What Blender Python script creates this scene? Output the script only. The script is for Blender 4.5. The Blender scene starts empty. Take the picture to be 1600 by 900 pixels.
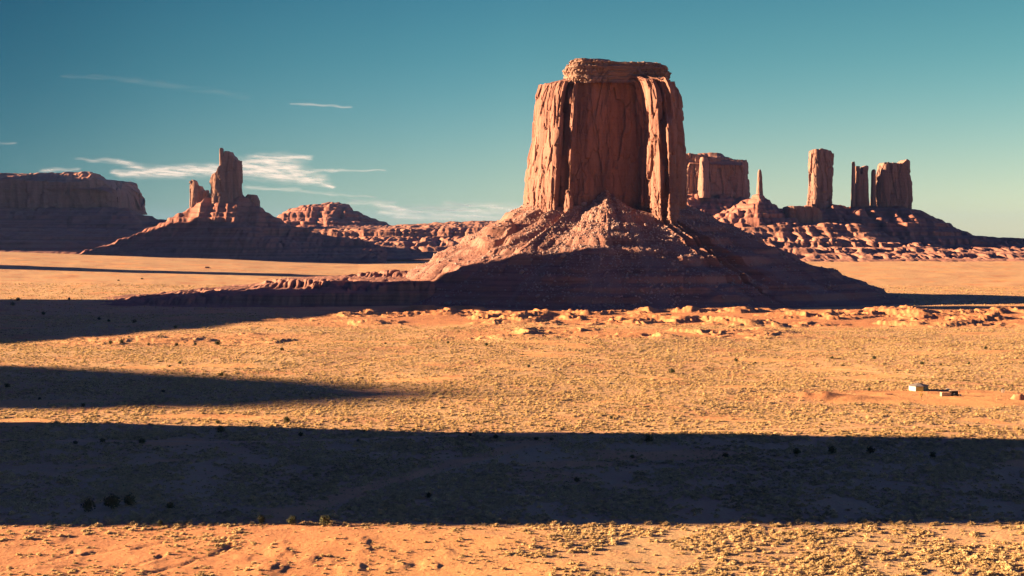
import bpy, math, random
import numpy as np
from mathutils import Vector, Matrix

sc = bpy.context.scene
COL = sc.collection
R = math.radians
rng = np.random.default_rng(7)
random.seed(7)

# ------------------------------------------------------------------ camera, sky, sun, exposure
H = 95.0                      # the viewpoint stands on a rim 95 m above the plain
F = 2400.0                    # focal length in pixels of the 1600 px wide photograph
Y0 = 360.0                    # row of the eye level
PITCH = math.atan((450 - Y0) / F)
cam_d = bpy.data.cameras.new('camera')
cam_d.sensor_width = 36.0
cam_d.lens = 36.0 * F / 1600.0
cam_d.clip_start = 1.0
cam_d.clip_end = 400000.0
cam = bpy.data.objects.new('camera', cam_d)
COL.objects.link(cam)
cam.location = (0, 0, H)
cam.rotation_euler = (math.pi / 2 - PITCH, 0, 0)
sc.camera = cam

SUN_EL = 12.0                 # degrees above the horizon
SUN_BACK = 7.0                # degrees behind the left-hand side of the view
EXPOSURE = 2.65
sc.view_settings.view_transform = 'Standard'
sc.view_settings.look = 'None'
sc.view_settings.gamma = 1.0
sc.view_settings.use_curve_mapping = False
sc.view_settings.exposure = EXPOSURE

sun_vec = Vector((-math.cos(R(SUN_BACK)) * math.cos(R(SUN_EL)), math.sin(R(SUN_BACK)) * math.cos(R(SUN_EL)), math.sin(R(SUN_EL))))
sd = bpy.data.lights.new('sun', 'SUN')
sd.energy = 5.0
sd.color = (1.0, 0.72, 0.46)
sd.angle = R(0.6)
so = bpy.data.objects.new('sun', sd)
COL.objects.link(so)
so.rotation_euler = (-sun_vec).to_track_quat('-Z', 'Y').to_euler()
so.location = (-2000, 0, 2000)

world = bpy.data.worlds.new('World')
sc.world = world
world.use_nodes = True
wn = world.node_tree.nodes
wl = world.node_tree.links
wn.clear()
w_out = wn.new('ShaderNodeOutputWorld')
w_bg = wn.new('ShaderNodeBackground')
w_sky = wn.new('ShaderNodeTexSky')
w_sky.sky_type = 'NISHITA'
w_sky.sun_disc = False
w_sky.sun_elevation = R(SUN_EL)
w_sky.sun_rotation = math.atan2(sun_vec.x, sun_vec.y)
w_sky.altitude = 1600
w_sky.air_density = 1.0
w_sky.dust_density = 0.6
w_sky.ozone_density = 1.0
SKY_STRENGTH = 0.088
w_bg.inputs['Strength'].default_value = SKY_STRENGTH
w_tc = wn.new('ShaderNodeTexCoord')
w_sep = wn.new('ShaderNodeSeparateXYZ')
wl.new(w_tc.outputs['Generated'], w_sep.inputs[0])
w_rmp = wn.new('ShaderNodeValToRGB')      # air tint by height above horizon; unseen upper stops pushed blue to light shade
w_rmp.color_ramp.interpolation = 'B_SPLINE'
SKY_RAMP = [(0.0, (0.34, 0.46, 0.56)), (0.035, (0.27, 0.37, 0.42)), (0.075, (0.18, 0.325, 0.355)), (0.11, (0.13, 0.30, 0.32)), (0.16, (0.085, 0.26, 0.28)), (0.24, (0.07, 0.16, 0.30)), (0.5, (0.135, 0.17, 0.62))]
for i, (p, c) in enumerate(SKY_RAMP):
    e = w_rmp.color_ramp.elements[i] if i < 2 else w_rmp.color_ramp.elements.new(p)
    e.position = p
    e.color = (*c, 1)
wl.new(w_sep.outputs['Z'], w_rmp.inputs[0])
w_mul = wn.new('ShaderNodeMix')
w_mul.data_type = 'RGBA'
w_mul.blend_type = 'MULTIPLY'
w_mul.inputs[0].default_value = 1.0
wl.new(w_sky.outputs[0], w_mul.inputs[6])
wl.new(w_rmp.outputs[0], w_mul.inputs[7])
w_az = wn.new('ShaderNodeMapRange')       # polarised air: deepest towards the sun's side, paler on the far side
w_az.inputs[1].default_value = -0.5
w_az.inputs[2].default_value = 0.5
wl.new(w_sep.outputs['X'], w_az.inputs[0])
w_azr = wn.new('ShaderNodeValToRGB')
w_azr.color_ramp.interpolation = 'B_SPLINE'
AZ_RAMP = [(0.0, (0.06, 0.22, 0.32)), (0.17, (0.13, 0.30, 0.40)), (0.28, (0.42, 0.56, 0.63)), (0.42, (0.90, 0.92, 0.94)), (0.5, (1.02, 1.0, 1.0)), (0.78, (1.62, 1.32, 1.18)), (1.0, (1.8, 1.42, 1.2))]
for i, (p, c) in enumerate(AZ_RAMP):
    e = w_azr.color_ramp.elements[i] if i < 2 else w_azr.color_ramp.elements.new(p)
    e.position = p
    e.color = (c[0] / 2, c[1] / 2, c[2] / 2, 1)
wl.new(w_az.outputs[0], w_azr.inputs[0])
w_m2 = wn.new('ShaderNodeVectorMath')
w_m2.operation = 'MULTIPLY'
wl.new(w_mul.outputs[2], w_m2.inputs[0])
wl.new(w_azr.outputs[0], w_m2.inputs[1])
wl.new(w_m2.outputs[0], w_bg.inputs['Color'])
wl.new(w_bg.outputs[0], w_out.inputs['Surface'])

sc.cycles.max_bounces = 4
sc.cycles.diffuse_bounces = 1
sc.cycles.glossy_bounces = 1
sc.cycles.transparent_max_bounces = 8
sc.cycles.volume_bounces = 0
sc.cycles.use_denoising = True
sc.cycles.denoiser = 'OPENIMAGEDENOISE'
sc.cycles.denoising_input_passes = 'RGB_ALBEDO_NORMAL'
sc.cycles.denoising_prefilter = 'ACCURATE'

# ------------------------------------------------------------------ small maths
_p = rng.permutation(256)
PERM = np.concatenate([_p, _p, _p]).astype(np.int32)
_a = rng.random(256) * 2 * np.pi
G2 = np.stack([np.cos(_a), np.sin(_a)], 1)
_v = rng.normal(size=(256, 3))
G3 = _v / np.linalg.norm(_v, axis=1)[:, None]


def n2(x, y, seed=0):
    x = np.asarray(x, float) + seed * 17.37
    y = np.asarray(y, float) - seed * 9.13
    x, y = np.broadcast_arrays(x, y)
    xi = np.floor(x).astype(np.int32); yi = np.floor(y).astype(np.int32)
    xf = x - xi; yf = y - yi
    u = xf * xf * xf * (xf * (xf * 6 - 15) + 10); v = yf * yf * yf * (yf * (yf * 6 - 15) + 10)
    xi &= 255; yi &= 255

    def g(dx, dy):
        k = PERM[PERM[xi + dx] + yi + dy]
        gg = G2[k]
        return gg[..., 0] * (xf - dx) + gg[..., 1] * (yf - dy)
    a = g(0, 0); b = g(1, 0); c = g(0, 1); d = g(1, 1)
    a = a + u * (b - a); c = c + u * (d - c)
    return (a + v * (c - a)) * 1.45


def n3(x, y, z, seed=0):
    x = np.asarray(x, float) + seed * 13.71
    y = np.asarray(y, float) - seed * 7.77
    z = np.asarray(z, float) + seed * 3.31
    x, y, z = np.broadcast_arrays(x, y, z)
    xi = np.floor(x).astype(np.int32); yi = np.floor(y).astype(np.int32); zi = np.floor(z).astype(np.int32)
    xf = x - xi; yf = y - yi; zf = z - zi
    u = xf * xf * (3 - 2 * xf); v = yf * yf * (3 - 2 * yf); w = zf * zf * (3 - 2 * zf)
    xi &= 255; yi &= 255; zi &= 255

    def g(dx, dy, dz):
        gg = G3[PERM[PERM[PERM[xi + dx] + yi + dy] + zi + dz]]
        return gg[..., 0] * (xf - dx) + gg[..., 1] * (yf - dy) + gg[..., 2] * (zf - dz)

    def lx(dy, dz):
        a = g(0, dy, dz)
        return a + u * (g(1, dy, dz) - a)
    a = lx(0, 0); a = a + v * (lx(1, 0) - a)
    b = lx(0, 1); b = b + v * (lx(1, 1) - b)
    return (a + w * (b - a)) * 1.5


def fbm2(x, y, o=4, seed=0, gain=0.5):
    s = 0; a = 1.0
    for i in range(o):
        s = s + a * n2(x * 2.03 ** i, y * 2.03 ** i, seed + i)
        a *= gain
    return s


def fbm3(x, y, z, o=3, seed=0, gain=0.5):
    s = 0; a = 1.0
    for i in range(o):
        s = s + a * n3(x * 2.03 ** i, y * 2.03 ** i, z * 2.03 ** i, seed + i)
        a *= gain
    return s


def slabs(u, v, seed=0):
    """cell pattern of jointed rock: per-cell random number, a second one, the offset inside the cell and the distance to the joint"""
    u, v = np.broadcast_arrays(np.asarray(u, float), np.asarray(v, float))
    ui = np.floor(u).astype(np.int32); vi = np.floor(v).astype(np.int32)
    f1 = np.full(u.shape, 9.0); f2 = np.full(u.shape, 9.0)
    r1 = np.zeros(u.shape); r2 = np.zeros(u.shape); du = np.zeros(u.shape)
    for a in (-1, 0, 1):
        for b in (-1, 0, 1):
            k = PERM[PERM[(ui + a + seed * 7) & 255] + ((vi + b + seed * 3) & 255)]
            k2 = PERM[k + 57]; k3 = PERM[k2 + 31]
            x = u - (ui + a + 0.08 + 0.84 * k / 255.0); y = v - (vi + b + 0.08 + 0.84 * k2 / 255.0)
            d = np.abs(x) * 1.0 + np.abs(y) * 0.75
            nw = d < f1
            f2 = np.where(nw, f1, np.minimum(f2, d))
            f1 = np.where(nw, d, f1)
            r1 = np.where(nw, k3 / 255.0, r1); r2 = np.where(nw, PERM[k3 + 11] / 255.0, r2); du = np.where(nw, x, du)
    return r1, r2, du, f2 - f1


def sst(a, b, x):
    t = np.clip((np.asarray(x, float) - a) / (b - a), 0, 1)
    return t * t * (3 - 2 * t)


CP, SP = math.cos(PITCH), math.sin(PITCH)


def at(x, y, Y):
    """the point seen at photo pixel (x, y) that lies Y metres ahead -> X, Z"""
    q = (450.0 - np.asarray(y, float))
    dy = F * CP + q * SP
    s = Y / dy
    return (np.asarray(x, float) - 800.0) * s, H + (q * CP - F * SP) * s


def px(X, Y, Z):
    """where a point shows in the photograph (design aid for outlines)"""
    Z = np.asarray(Z, float) - H
    f = Y * CP - Z * SP
    return 800 + F * X / f, 450 - F * (Y * SP + Z * CP) / f


def lerp_tab(x, tab):
    t = sorted(tab)
    return np.interp(x, [a for a, b in t], [b for a, b in t])


# ------------------------------------------------------------------ object helpers
def link(o, parent=None):
    COL.objects.link(o)
    if parent is not None:
        o.parent = parent
        o.matrix_parent_inverse = Matrix.Translation(-Vector(parent.location)) if parent.rotation_euler[2] == 0 else parent.matrix_basis.inverted()
    return o


def tag(o, label=None, cat=None, group=None, kind=None):
    if label: o['label'] = label
    if cat: o['category'] = cat
    if group: o['group'] = group
    if kind: o['kind'] = kind
    return o


def thing(name, label, cat, loc=(0, 0, 0), group=None):
    o = bpy.data.objects.new(name, None)
    o.location = loc
    o.empty_display_size = 1
    COL.objects.link(o)
    return tag(o, label, cat, group)


def mesh_np(name, V, Q, mat, smooth=True):
    me = bpy.data.meshes.new(name)
    V = np.ascontiguousarray(V.reshape(-1, 3), dtype=np.float32)
    Q = np.ascontiguousarray(Q, dtype=np.int32)
    k = Q.shape[1]
    me.vertices.add(len(V)); me.vertices.foreach_set('co', V.ravel())
    me.loops.add(Q.size); me.loops.foreach_set('vertex_index', Q.ravel())
    me.polygons.add(len(Q))
    me.polygons.foreach_set('loop_start', np.arange(len(Q), dtype=np.int32) * k)
    try:
        me.polygons.foreach_set('loop_total', np.full(len(Q), k, dtype=np.int32))
    except Exception:
        pass
    me.polygons.foreach_set('use_smooth', np.full(len(Q), smooth, dtype=bool))
    me.update(calc_edges=True)
    if mat: me.materials.append(mat)
    return me


def grid_quads(n, m, wrap=False, flip=False):
    """vertices indexed [i*m+j], i in n rows, j in m columns (wrap joins the last column to the first)"""
    i = np.arange(n - 1)[:, None]
    j = np.arange(m if wrap else m - 1)[None, :]
    j2 = (j + 1) % m
    a = i * m + j; b = i * m + j2; c = (i + 1) * m + j2; d = (i + 1) * m + j
    q = np.stack([a, b, c, d], -1).reshape(-1, 4)
    return q[:, ::-1] if flip else q


def add_attr(me, name, vals):
    a = me.attributes.new(name, 'FLOAT', 'POINT')
    a.data.foreach_set('value', np.ascontiguousarray(vals, dtype=np.float32).ravel())


def obj(name, me, parent=None, local=False):
    o = bpy.data.objects.new(name, me)
    COL.objects.link(o)
    if parent is not None:
        o.parent = parent
        if not local:
            o.location = -Vector(parent.location)
    return o


class MB:
    """collects boxes, tubes and prisms for one mesh"""
    def __init__(s):
        s.v = []; s.f = []

    def add(s, vs, fs):
        n = len(s.v)
        s.v += [tuple(v) for v in vs]
        s.f += [tuple(i + n for i in f) for f in fs]
        return s

    def box(s, c, d, rz=0.0, bevel=0.0):
        x, y, z = d[0] / 2, d[1] / 2, d[2] / 2
        if bevel:
            b = bevel
            ring = [(-x + b, -y), (x - b, -y), (x, -y + b), (x, y - b), (x - b, y), (-x + b, y), (-x, y - b), (-x, -y + b)]
            vs = []
            for zz, k in ((-z, b), (-z + b, 0), (z - b, 0), (z, b)):
                for (px_, py_) in ring:
                    sx = (abs(px_) - k) / max(abs(px_), 1e-6); sy = (abs(py_) - k) / max(abs(py_), 1e-6)
                    vs.append((px_ * sx, py_ * sy, zz))
            fs = [tuple(range(7, -1, -1)), tuple(range(24, 32))]
            for r in range(3):
                for j in range(8):
                    fs.append((r * 8 + j, r * 8 + (j + 1) % 8, r * 8 + 8 + (j + 1) % 8, r * 8 + 8 + j))
        else:
            vs = [(-x, -y, -z), (x, -y, -z), (x, y, -z), (-x, y, -z), (-x, -y, z), (x, -y, z), (x, y, z), (-x, y, z)]
            fs = [(3, 2, 1, 0), (4, 5, 6, 7), (0, 1, 5, 4), (1, 2, 6, 5), (2, 3, 7, 6), (3, 0, 4, 7)]
        cr, sr = math.cos(rz), math.sin(rz)
        return s.add([(c[0] + a * cr - b_ * sr, c[1] + a * sr + b_ * cr, c[2] + z_) for a, b_, z_ in vs], fs)

    def tube(s, p, q, r0, r1=None, n=7):
        r1 = r0 if r1 is None else r1
        p = Vector(p); q = Vector(q)
        d = (q - p).normalized()
        u = d.orthogonal().normalized(); w = d.cross(u)
        vs = []
        for c, r in ((p, r0), (q, r1)):
            for k in range(n):
                a = 2 * math.pi * k / n
                vs.append(c + u * (r * math.cos(a)) + w * (r * math.sin(a)))
        fs = [(k, (k + 1) % n, n + (k + 1) % n, n + k) for k in range(n)] + [tuple(range(n - 1, -1, -1)), tuple(range(n, 2 * n))]
        return s.add(vs, fs)

    def mesh(s, name, mat, smooth=False):
        me = bpy.data.meshes.new(name)
        me.from_pydata(s.v, [], s.f)
        me.update()
        if mat: me.materials.append(mat)
        if smooth:
            me.polygons.foreach_set('use_smooth', np.ones(len(me.polygons), dtype=bool))
        return me


# ------------------------------------------------------------------ materials
def new_mat(name, rough=0.95):
    m = bpy.data.materials.new(name)
    m.use_nodes = True
    nt = m.node_tree
    b = nt.nodes['Principled BSDF']
    b.inputs['Roughness'].default_value = rough
    b.inputs['Specular IOR Level'].default_value = 0.08
    return m, nt, b


def N(nt, t, **kw):
    n = nt.nodes.new(t)
    for k, v in kw.items():
        setattr(n, k, v)
    return n


def ramp(nt, src, stops):
    r = N(nt, 'ShaderNodeValToRGB')
    while len(r.color_ramp.elements) < len(stops):
        r.color_ramp.elements.new(0.5)
    for e, (p, c) in zip(r.color_ramp.elements, stops):
        e.position = p
        e.color = (*c, 1) if len(c) == 3 else c
    nt.links.new(src, r.inputs[0])
    return r.outputs[0]


def mixc(nt, fac, a, b, mode='MIX'):
    m = N(nt, 'ShaderNodeMix', data_type='RGBA', blend_type=mode)
    for s, v in ((m.inputs[0], fac), (m.inputs[6], a), (m.inputs[7], b)):
        if hasattr(v, 'links'):
            nt.links.new(v, s)
        else:
            s.default_value = v if not isinstance(v, tuple) else (*v, 1)
    return m.outputs[2]


def pos_scaled(nt, s):
    g = N(nt, 'ShaderNodeNewGeometry')
    m = N(nt, 'ShaderNodeMapping')
    m.inputs['Scale'].default_value = s
    nt.links.new(g.outputs['Position'], m.inputs['Vector'])
    return m.outputs[0]


def noise(nt, vec, scale=1.0, detail=6, rough=0.6, dist=0.0):
    n = N(nt, 'ShaderNodeTexNoise')
    n.inputs['Scale'].default_value = scale
    n.inputs['Detail'].default_value = detail
    n.inputs['Roughness'].default_value = rough
    n.inputs['Distortion'].default_value = dist
    nt.links.new(vec, n.inputs['Vector'])
    return n.outputs['Fac']


def math_n(nt, op, a, b=None):
    m = N(nt, 'ShaderNodeMath', operation=op)
    for s, v in ((m.inputs[0], a), (m.inputs[1], b)):
        if v is None: continue
        if hasattr(v, 'links'): nt.links.new(v, s)
        else: s.default_value = v
    return m.outputs[0]


def bump(nt, b, h, dist, strength=1.0, prev=None):
    n = N(nt, 'ShaderNodeBump')
    n.inputs['Distance'].default_value = dist
    n.inputs['Strength'].default_value = strength
    nt.links.new(h, n.inputs['Height'])
    if prev is not None: nt.links.new(prev, n.inputs['Normal'])
    if b is not None: nt.links.new(n.outputs[0], b.inputs['Normal'])
    return n.outputs[0]


def rock_mat(name, dark, mid, light, k=1.0, streak=0.6, strata=0.35, bd=1.0):
    """sandstone: varnish streaks down the face, thin beds, blotches; k scales the pattern for far rock"""
    m, nt, b = new_mat(name)
    big = noise(nt, pos_scaled(nt, (0.02 * k, 0.02 * k, 0.012 * k)), 1, 5, 0.6)
    st = noise(nt, pos_scaled(nt, (0.22 * k, 0.22 * k, 0.014 * k)), 1, 7, 0.65, 0.4)
    bed = noise(nt, pos_scaled(nt, (0.006 * k, 0.006 * k, 0.42 * k)), 1, 6, 0.65)
    fine = noise(nt, pos_scaled(nt, (0.5 * k, 0.5 * k, 0.3 * k)), 1, 8, 0.7)
    c = ramp(nt, big, [(0.25, dark), (0.5, mid), (0.75, light)])
    slab = noise(nt, pos_scaled(nt, (0.055 * k, 0.055 * k, 0.009 * k)), 1, 3, 0.55)
    c = mixc(nt, 0.5, c, ramp(nt, slab, [(0.38, tuple(x * 0.5 for x in dark)), (0.5, mid), (0.62, light)]))
    c = mixc(nt, streak, c, ramp(nt, st, [(0.32, tuple(x * 0.55 for x in mid)), (0.5, mid), (0.68, tuple(min(1, x * 1.22) for x in light))]))
    c = mixc(nt, strata, c, ramp(nt, bed, [(0.33, dark), (0.5, mid), (0.64, light)]))
    c = mixc(nt, 0.35, c, ramp(nt, fine, [(0.3, tuple(x * 0.6 for x in mid)), (0.7, tuple(min(1, x * 1.35) for x in mid))]))
    nt.links.new(c, b.inputs['Base Color'])
    p = bump(nt, None, st, 3.0 / k * bd, 0.55)
    p = bump(nt, None, bed, 1.2 / k * bd, 0.45, p)
    bump(nt, b, fine, 1.6 / k * bd, 0.8, p)
    return m


def talus_mat(name, dark, mid, light, grey, k=1.0, veg=(0.10, 0.105, 0.055), vegamt=0.3, bd=0.6):
    """scree and shale: thin beds showing through rubble, pale blocks, a scatter of small plants"""
    m, nt, b = new_mat(name)
    big = noise(nt, pos_scaled(nt, (0.03 * k, 0.03 * k, 0.02 * k)), 1, 6, 0.65)
    bed = noise(nt, pos_scaled(nt, (0.004 * k, 0.004 * k, 0.32 * k)), 1, 5, 0.7)
    fine = noise(nt, pos_scaled(nt, (0.45 * k, 0.45 * k, 0.45 * k)), 1, 9, 0.72)
    v = N(nt, 'ShaderNodeTexVoronoi')
    v.inputs['Scale'].default_value = 0.33 * k
    nt.links.new(pos_scaled(nt, (1, 1, 1)), v.inputs['Vector'])
    c = ramp(nt, big, [(0.28, dark), (0.5, mid), (0.72, light)])
    c = mixc(nt, 0.45, c, ramp(nt, bed, [(0.36, tuple(x * 0.6 for x in dark)), (0.5, mid), (0.62, light)]))
    blocks = ramp(nt, math_n(nt, 'SUBTRACT', fine, math_n(nt, 'MULTIPLY', v.outputs['Distance'], 0.10)), [(0.53, (0, 0, 0)), (0.60, (1, 1, 1))])
    c = mixc(nt, math_n(nt, 'MULTIPLY', blocks, 0.5), c, grey)
    sp = noise(nt, pos_scaled(nt, (0.8 * k, 0.8 * k, 0.8 * k)), 1, 3, 0.5)
    vm = ramp(nt, sp, [(0.60, (0, 0, 0)), (0.68, (1, 1, 1))])
    c = mixc(nt, math_n(nt, 'MULTIPLY', vm, vegamt), c, veg)
    fan = N(nt, 'ShaderNodeAttribute', attribute_name='fan')
    c = mixc(nt, math_n(nt, 'MULTIPLY', fan.outputs['Fac'], 0.45), c, mixc(nt, fine, tuple(x * 0.45 for x in grey), tuple(x * 1.35 for x in grey)))
    nt.links.new(c, b.inputs['Base Color'])
    p = bump(nt, None, bed, 1.0 / k * bd, 0.4)
    bump(nt, b, fine, 2.6 / k * bd, 0.9, p)
    return m


def flat_mat(name, col, var=0.25, scale=2.0, rough=0.8, bumpd=0.0):
    m, nt, b = new_mat(name, rough)
    n = noise(nt, pos_scaled(nt, (scale, scale, scale)), 1, 5, 0.6)
    c = ramp(nt, n, [(0.3, tuple(x * (1 - var) for x in col)), (0.7, tuple(min(1, x * (1 + var)) for x in col))])
    nt.links.new(c, b.inputs['Base Color'])
    if bumpd: bump(nt, b, n, bumpd)
    return m


M = {}
M['cliff'] = rock_mat('red_sandstone', (0.12, 0.052, 0.040), (0.225, 0.104, 0.073), (0.32, 0.165, 0.112), 1.0, 0.30, 0.15, 0.22)
M['cap'] = rock_mat('ledgy_caprock', (0.12, 0.062, 0.046), (0.24, 0.135, 0.094), (0.35, 0.22, 0.155), 1.0, 0.12, 0.7, 0.6)
M['talus'] = talus_mat('red_scree', (0.17, 0.075, 0.055), (0.27, 0.122, 0.083), (0.32, 0.152, 0.10), (0.31, 0.19, 0.14))
M['far_cliff'] = rock_mat('distant_sandstone', (0.15, 0.076, 0.056), (0.235, 0.125, 0.09), (0.32, 0.185, 0.13), 0.45, 0.4, 0.25, 0.05)
M['far_talus'] = talus_mat('distant_scree', (0.15, 0.056, 0.04), (0.25, 0.098, 0.066), (0.32, 0.14, 0.094), (0.31, 0.185, 0.135), 0.45, bd=0.12)
M['bench'] = talus_mat('bench_strata', (0.17, 0.064, 0.043), (0.28, 0.12, 0.078), (0.36, 0.175, 0.11), (0.38, 0.235, 0.15), 0.4, (0.20, 0.16, 0.08), 0.75, bd=0.12)
M['boulder'] = rock_mat('fallen_block', (0.18, 0.105, 0.085), (0.32, 0.205, 0.165), (0.44, 0.31, 0.25), 3.0, 0.2, 0.3, 0.6)


def ground_mat():
    m, nt, b = new_mat('desert_ground')
    at_b = N(nt, 'ShaderNodeAttribute', attribute_name='bare')
    at_r = N(nt, 'ShaderNodeAttribute', attribute_name='red')
    big = noise(nt, pos_scaled(nt, (0.011, 0.006, 0.01)), 1, 7, 0.62)
    mid = noise(nt, pos_scaled(nt, (0.07, 0.05, 0.05)), 1, 8, 0.68)
    fine = noise(nt, pos_scaled(nt, (0.9, 0.9, 0.9)), 1, 8, 0.7)
    soil = ramp(nt, big, [(0.30, (0.40, 0.18, 0.085)), (0.5, (0.53, 0.275, 0.115)), (0.70, (0.62, 0.355, 0.155))])
    soil = mixc(nt, 0.4, soil, ramp(nt, mid, [(0.33, (0.36, 0.165, 0.08)), (0.55, (0.55, 0.29, 0.12)), (0.72, (0.64, 0.375, 0.165))]))
    sand = ramp(nt, mid, [(0.3, (0.57, 0.235, 0.075)), (0.6, (0.73, 0.33, 0.10))])
    redc = ramp(nt, mid, [(0.3, (0.34, 0.10, 0.032)), (0.7, (0.54, 0.19, 0.06))])
    # dry grass and low plants between the shrubs
    gv = noise(nt, pos_scaled(nt, (0.30, 0.30, 0.30)), 1, 6, 0.7)
    g2 = noise(nt, pos_scaled(nt, (0.02, 0.012, 0.01)), 1, 4, 0.6)
    gm = ramp(nt, math_n(nt, 'ADD', gv, math_n(nt, 'MULTIPLY', math_n(nt, 'SUBTRACT', g2, 0.5), 0.45)), [(0.44, (0, 0, 0)), (0.56, (1, 1, 1))])
    grass = mixc(nt, fine, (0.34, 0.23, 0.095), (0.62, 0.43, 0.18))
    c = mixc(nt, math_n(nt, 'MULTIPLY', gm, 0.7), soil, grass)
    c = mixc(nt, at_b.outputs['Fac'], c, sand)
    c = mixc(nt, at_r.outputs['Fac'], c, redc)
    c = mixc(nt, 0.3, c, ramp(nt, fine, [(0.3, (0.20, 0.10, 0.055)), (0.7, (0.60, 0.36, 0.20))]))
    nt.links.new(c, b.inputs['Base Color'])
    p = bump(nt, None, gv, 0.9, 0.6)
    bump(nt, b, fine, 0.35, 0.8, p)
    return m


def sage_mat(name, a, b_, c_, v=1.0, thin=0.2):
    m, nt, b = new_mat(name)
    oi = N(nt, 'ShaderNodeObjectInfo')
    patch = noise(nt, pos_scaled(nt, (0.016, 0.012, 0.01)), 1, 4, 0.6)
    f = math_n(nt, 'ADD', math_n(nt, 'MULTIPLY', oi.outputs['Random'], v), math_n(nt, 'MULTIPLY', math_n(nt, 'SUBTRACT', patch, 0.36), 1.5))
    c = ramp(nt, f, [(0.15, a), (0.5, b_), (0.85, c_)])
    n = noise(nt, pos_scaled(nt, (6, 6, 6)), 1, 4, 0.7)
    c = mixc(nt, 0.45, c, ramp(nt, n, [(0.3, tuple(x * 0.45 for x in b_)), (0.7, tuple(x * 1.4 for x in b_))]))
    nt.links.new(c, b.inputs['Base Color'])
    bump(nt, b, n, 0.12)
    tl = N(nt, 'ShaderNodeBsdfTranslucent')          # thin leaves let some sun through
    nt.links.new(c, tl.inputs['Color'])
    mx = N(nt, 'ShaderNodeMixShader')
    mx.inputs[0].default_value = thin
    nt.links.new(b.outputs[0], mx.inputs[1]); nt.links.new(tl.outputs[0], mx.inputs[2])
    nt.links.new(mx.outputs[0], nt.nodes['Material Output'].inputs['Surface'])
    return m


M['ground'] = ground_mat()
M['sage'] = sage_mat('sagebrush_leaves', (0.22, 0.15, 0.075), (0.60, 0.405, 0.18), (0.78, 0.54, 0.26), 0.8, 0.38)
M['juniper'] = sage_mat('juniper_leaves', (0.034, 0.038, 0.018), (0.062, 0.062, 0.028), (0.11, 0.10, 0.042))
M['yellow_leaf'] = sage_mat('autumn_leaves', (0.34, 0.20, 0.05), (0.45, 0.27, 0.07), (0.55, 0.34, 0.10))
M['bark'] = flat_mat('bark', (0.10, 0.075, 0.055), 0.3, 8)
M['road'] = flat_mat('packed_sand', (0.56, 0.30, 0.14), 0.12, 0.5, 0.95, 0.1)

# ------------------------------------------------------------------ the lie of the land
MX, MY = (945 - 800) / F * 2150.0, 2150.0      # centre of the big butte


def gauss(X, Y, cx, cy, sx, sy):
    return np.exp(-((X - cx) / sx) ** 2 - ((Y - cy) / sy) ** 2)


def gp(x, y, n=6):
    """ground point seen at photo pixel"""
    Y = H * F / (y - Y0)
    for _ in range(n):
        X, _z = at(x, y, Y)
        z = float(terrain(np.array([X]), np.array([Y]))[0])
        q = 450.0 - y
        dz = (q * CP - F * SP) / (F * CP + q * SP)
        Y = (z - H) / dz
    X, _z = at(x, y, Y)
    return X, Y, z


def badlands_mask(X, Y):
    m = sst(1500, 1580, Y) * (1 - sst(1800, 1860, Y)) * sst(-260, -120, X + n2(X / 80, Y / 80, 3) * 30)
    m2 = 0.75 * sst(1310, 1350, Y) * (1 - sst(1430, 1500, Y)) * sst(-120, 0, X) * (1 - sst(200, 320, X))
    m3 = 0.45 * sst(1540, 1600, Y) * (1 - sst(1640, 1700, Y)) * sst(-420, -340, X) * (1 - sst(-240, -150, X))
    m4 = 0.45 * sst(1240, 1290, Y) * (1 - sst(1390, 1450, Y)) * sst(-430, -360, X) * (1 - sst(-210, -120, X))
    return np.clip(m + m2 + m3 + m4, 0, 1)


def _flat(x, y):
    Y = H * F / (y - Y0)
    return (x - 800) / F * Y, Y


# small steep-sided hummocks and narrow washes in the bare foreground (x, y in the photo; width, height in metres)
HUMMOCKS = [(*_flat(x, y), w, h) for x, y, w, h in [(441, 872, 4.0, 1.5), (422, 897, 5.0, 2.2), (483, 882, 3.2, 1.2), (506, 879, 1.8, .7), (565, 859, 3.6, 1.2), (572, 870, 3.0, .9), (557, 896, 4.5, 1.9), (530, 857, 2.0, .8), (628, 892, 3.0, 1.0), (678, 891, 2.6, 1.0), (444, 857, 2.0, .6), (600, 897, 3, .8), (640, 872, 2, .6),
            (30, 842, 9, 1.4), (80, 846, 6, 1.0), (235, 884, 4, .8), (118, 872, 4, .8), (330, 862, 5, .9), (205, 860, 4, .6), (700, 872, 2.4, .6), (75, 897, 9, 1.5), (520, 888, 2, .6), (380, 880, 3, .7), (150, 897, 5, .9)]]
WASHLETS = []
for _pl in [[(-40, 902), (40, 888), (110, 874), (128, 868), (180, 862), (250, 852)], [(230, 902), (290, 886), (330, 875), (352, 866), (356, 858), (345, 852), (352, 845)], [(60, 882), (110, 868), (118, 862)], [(210, 888), (245, 880), (250, 874)], [(140, 866), (200, 864), (245, 853)], [(60, 893), (130, 890), (180, 896)], [(380, 838), (420, 836), (470, 834)]]:
    WASHLETS += [(_flat(*p), _flat(*q)) for p, q in zip(_pl[:-1], _pl[1:])]


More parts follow.
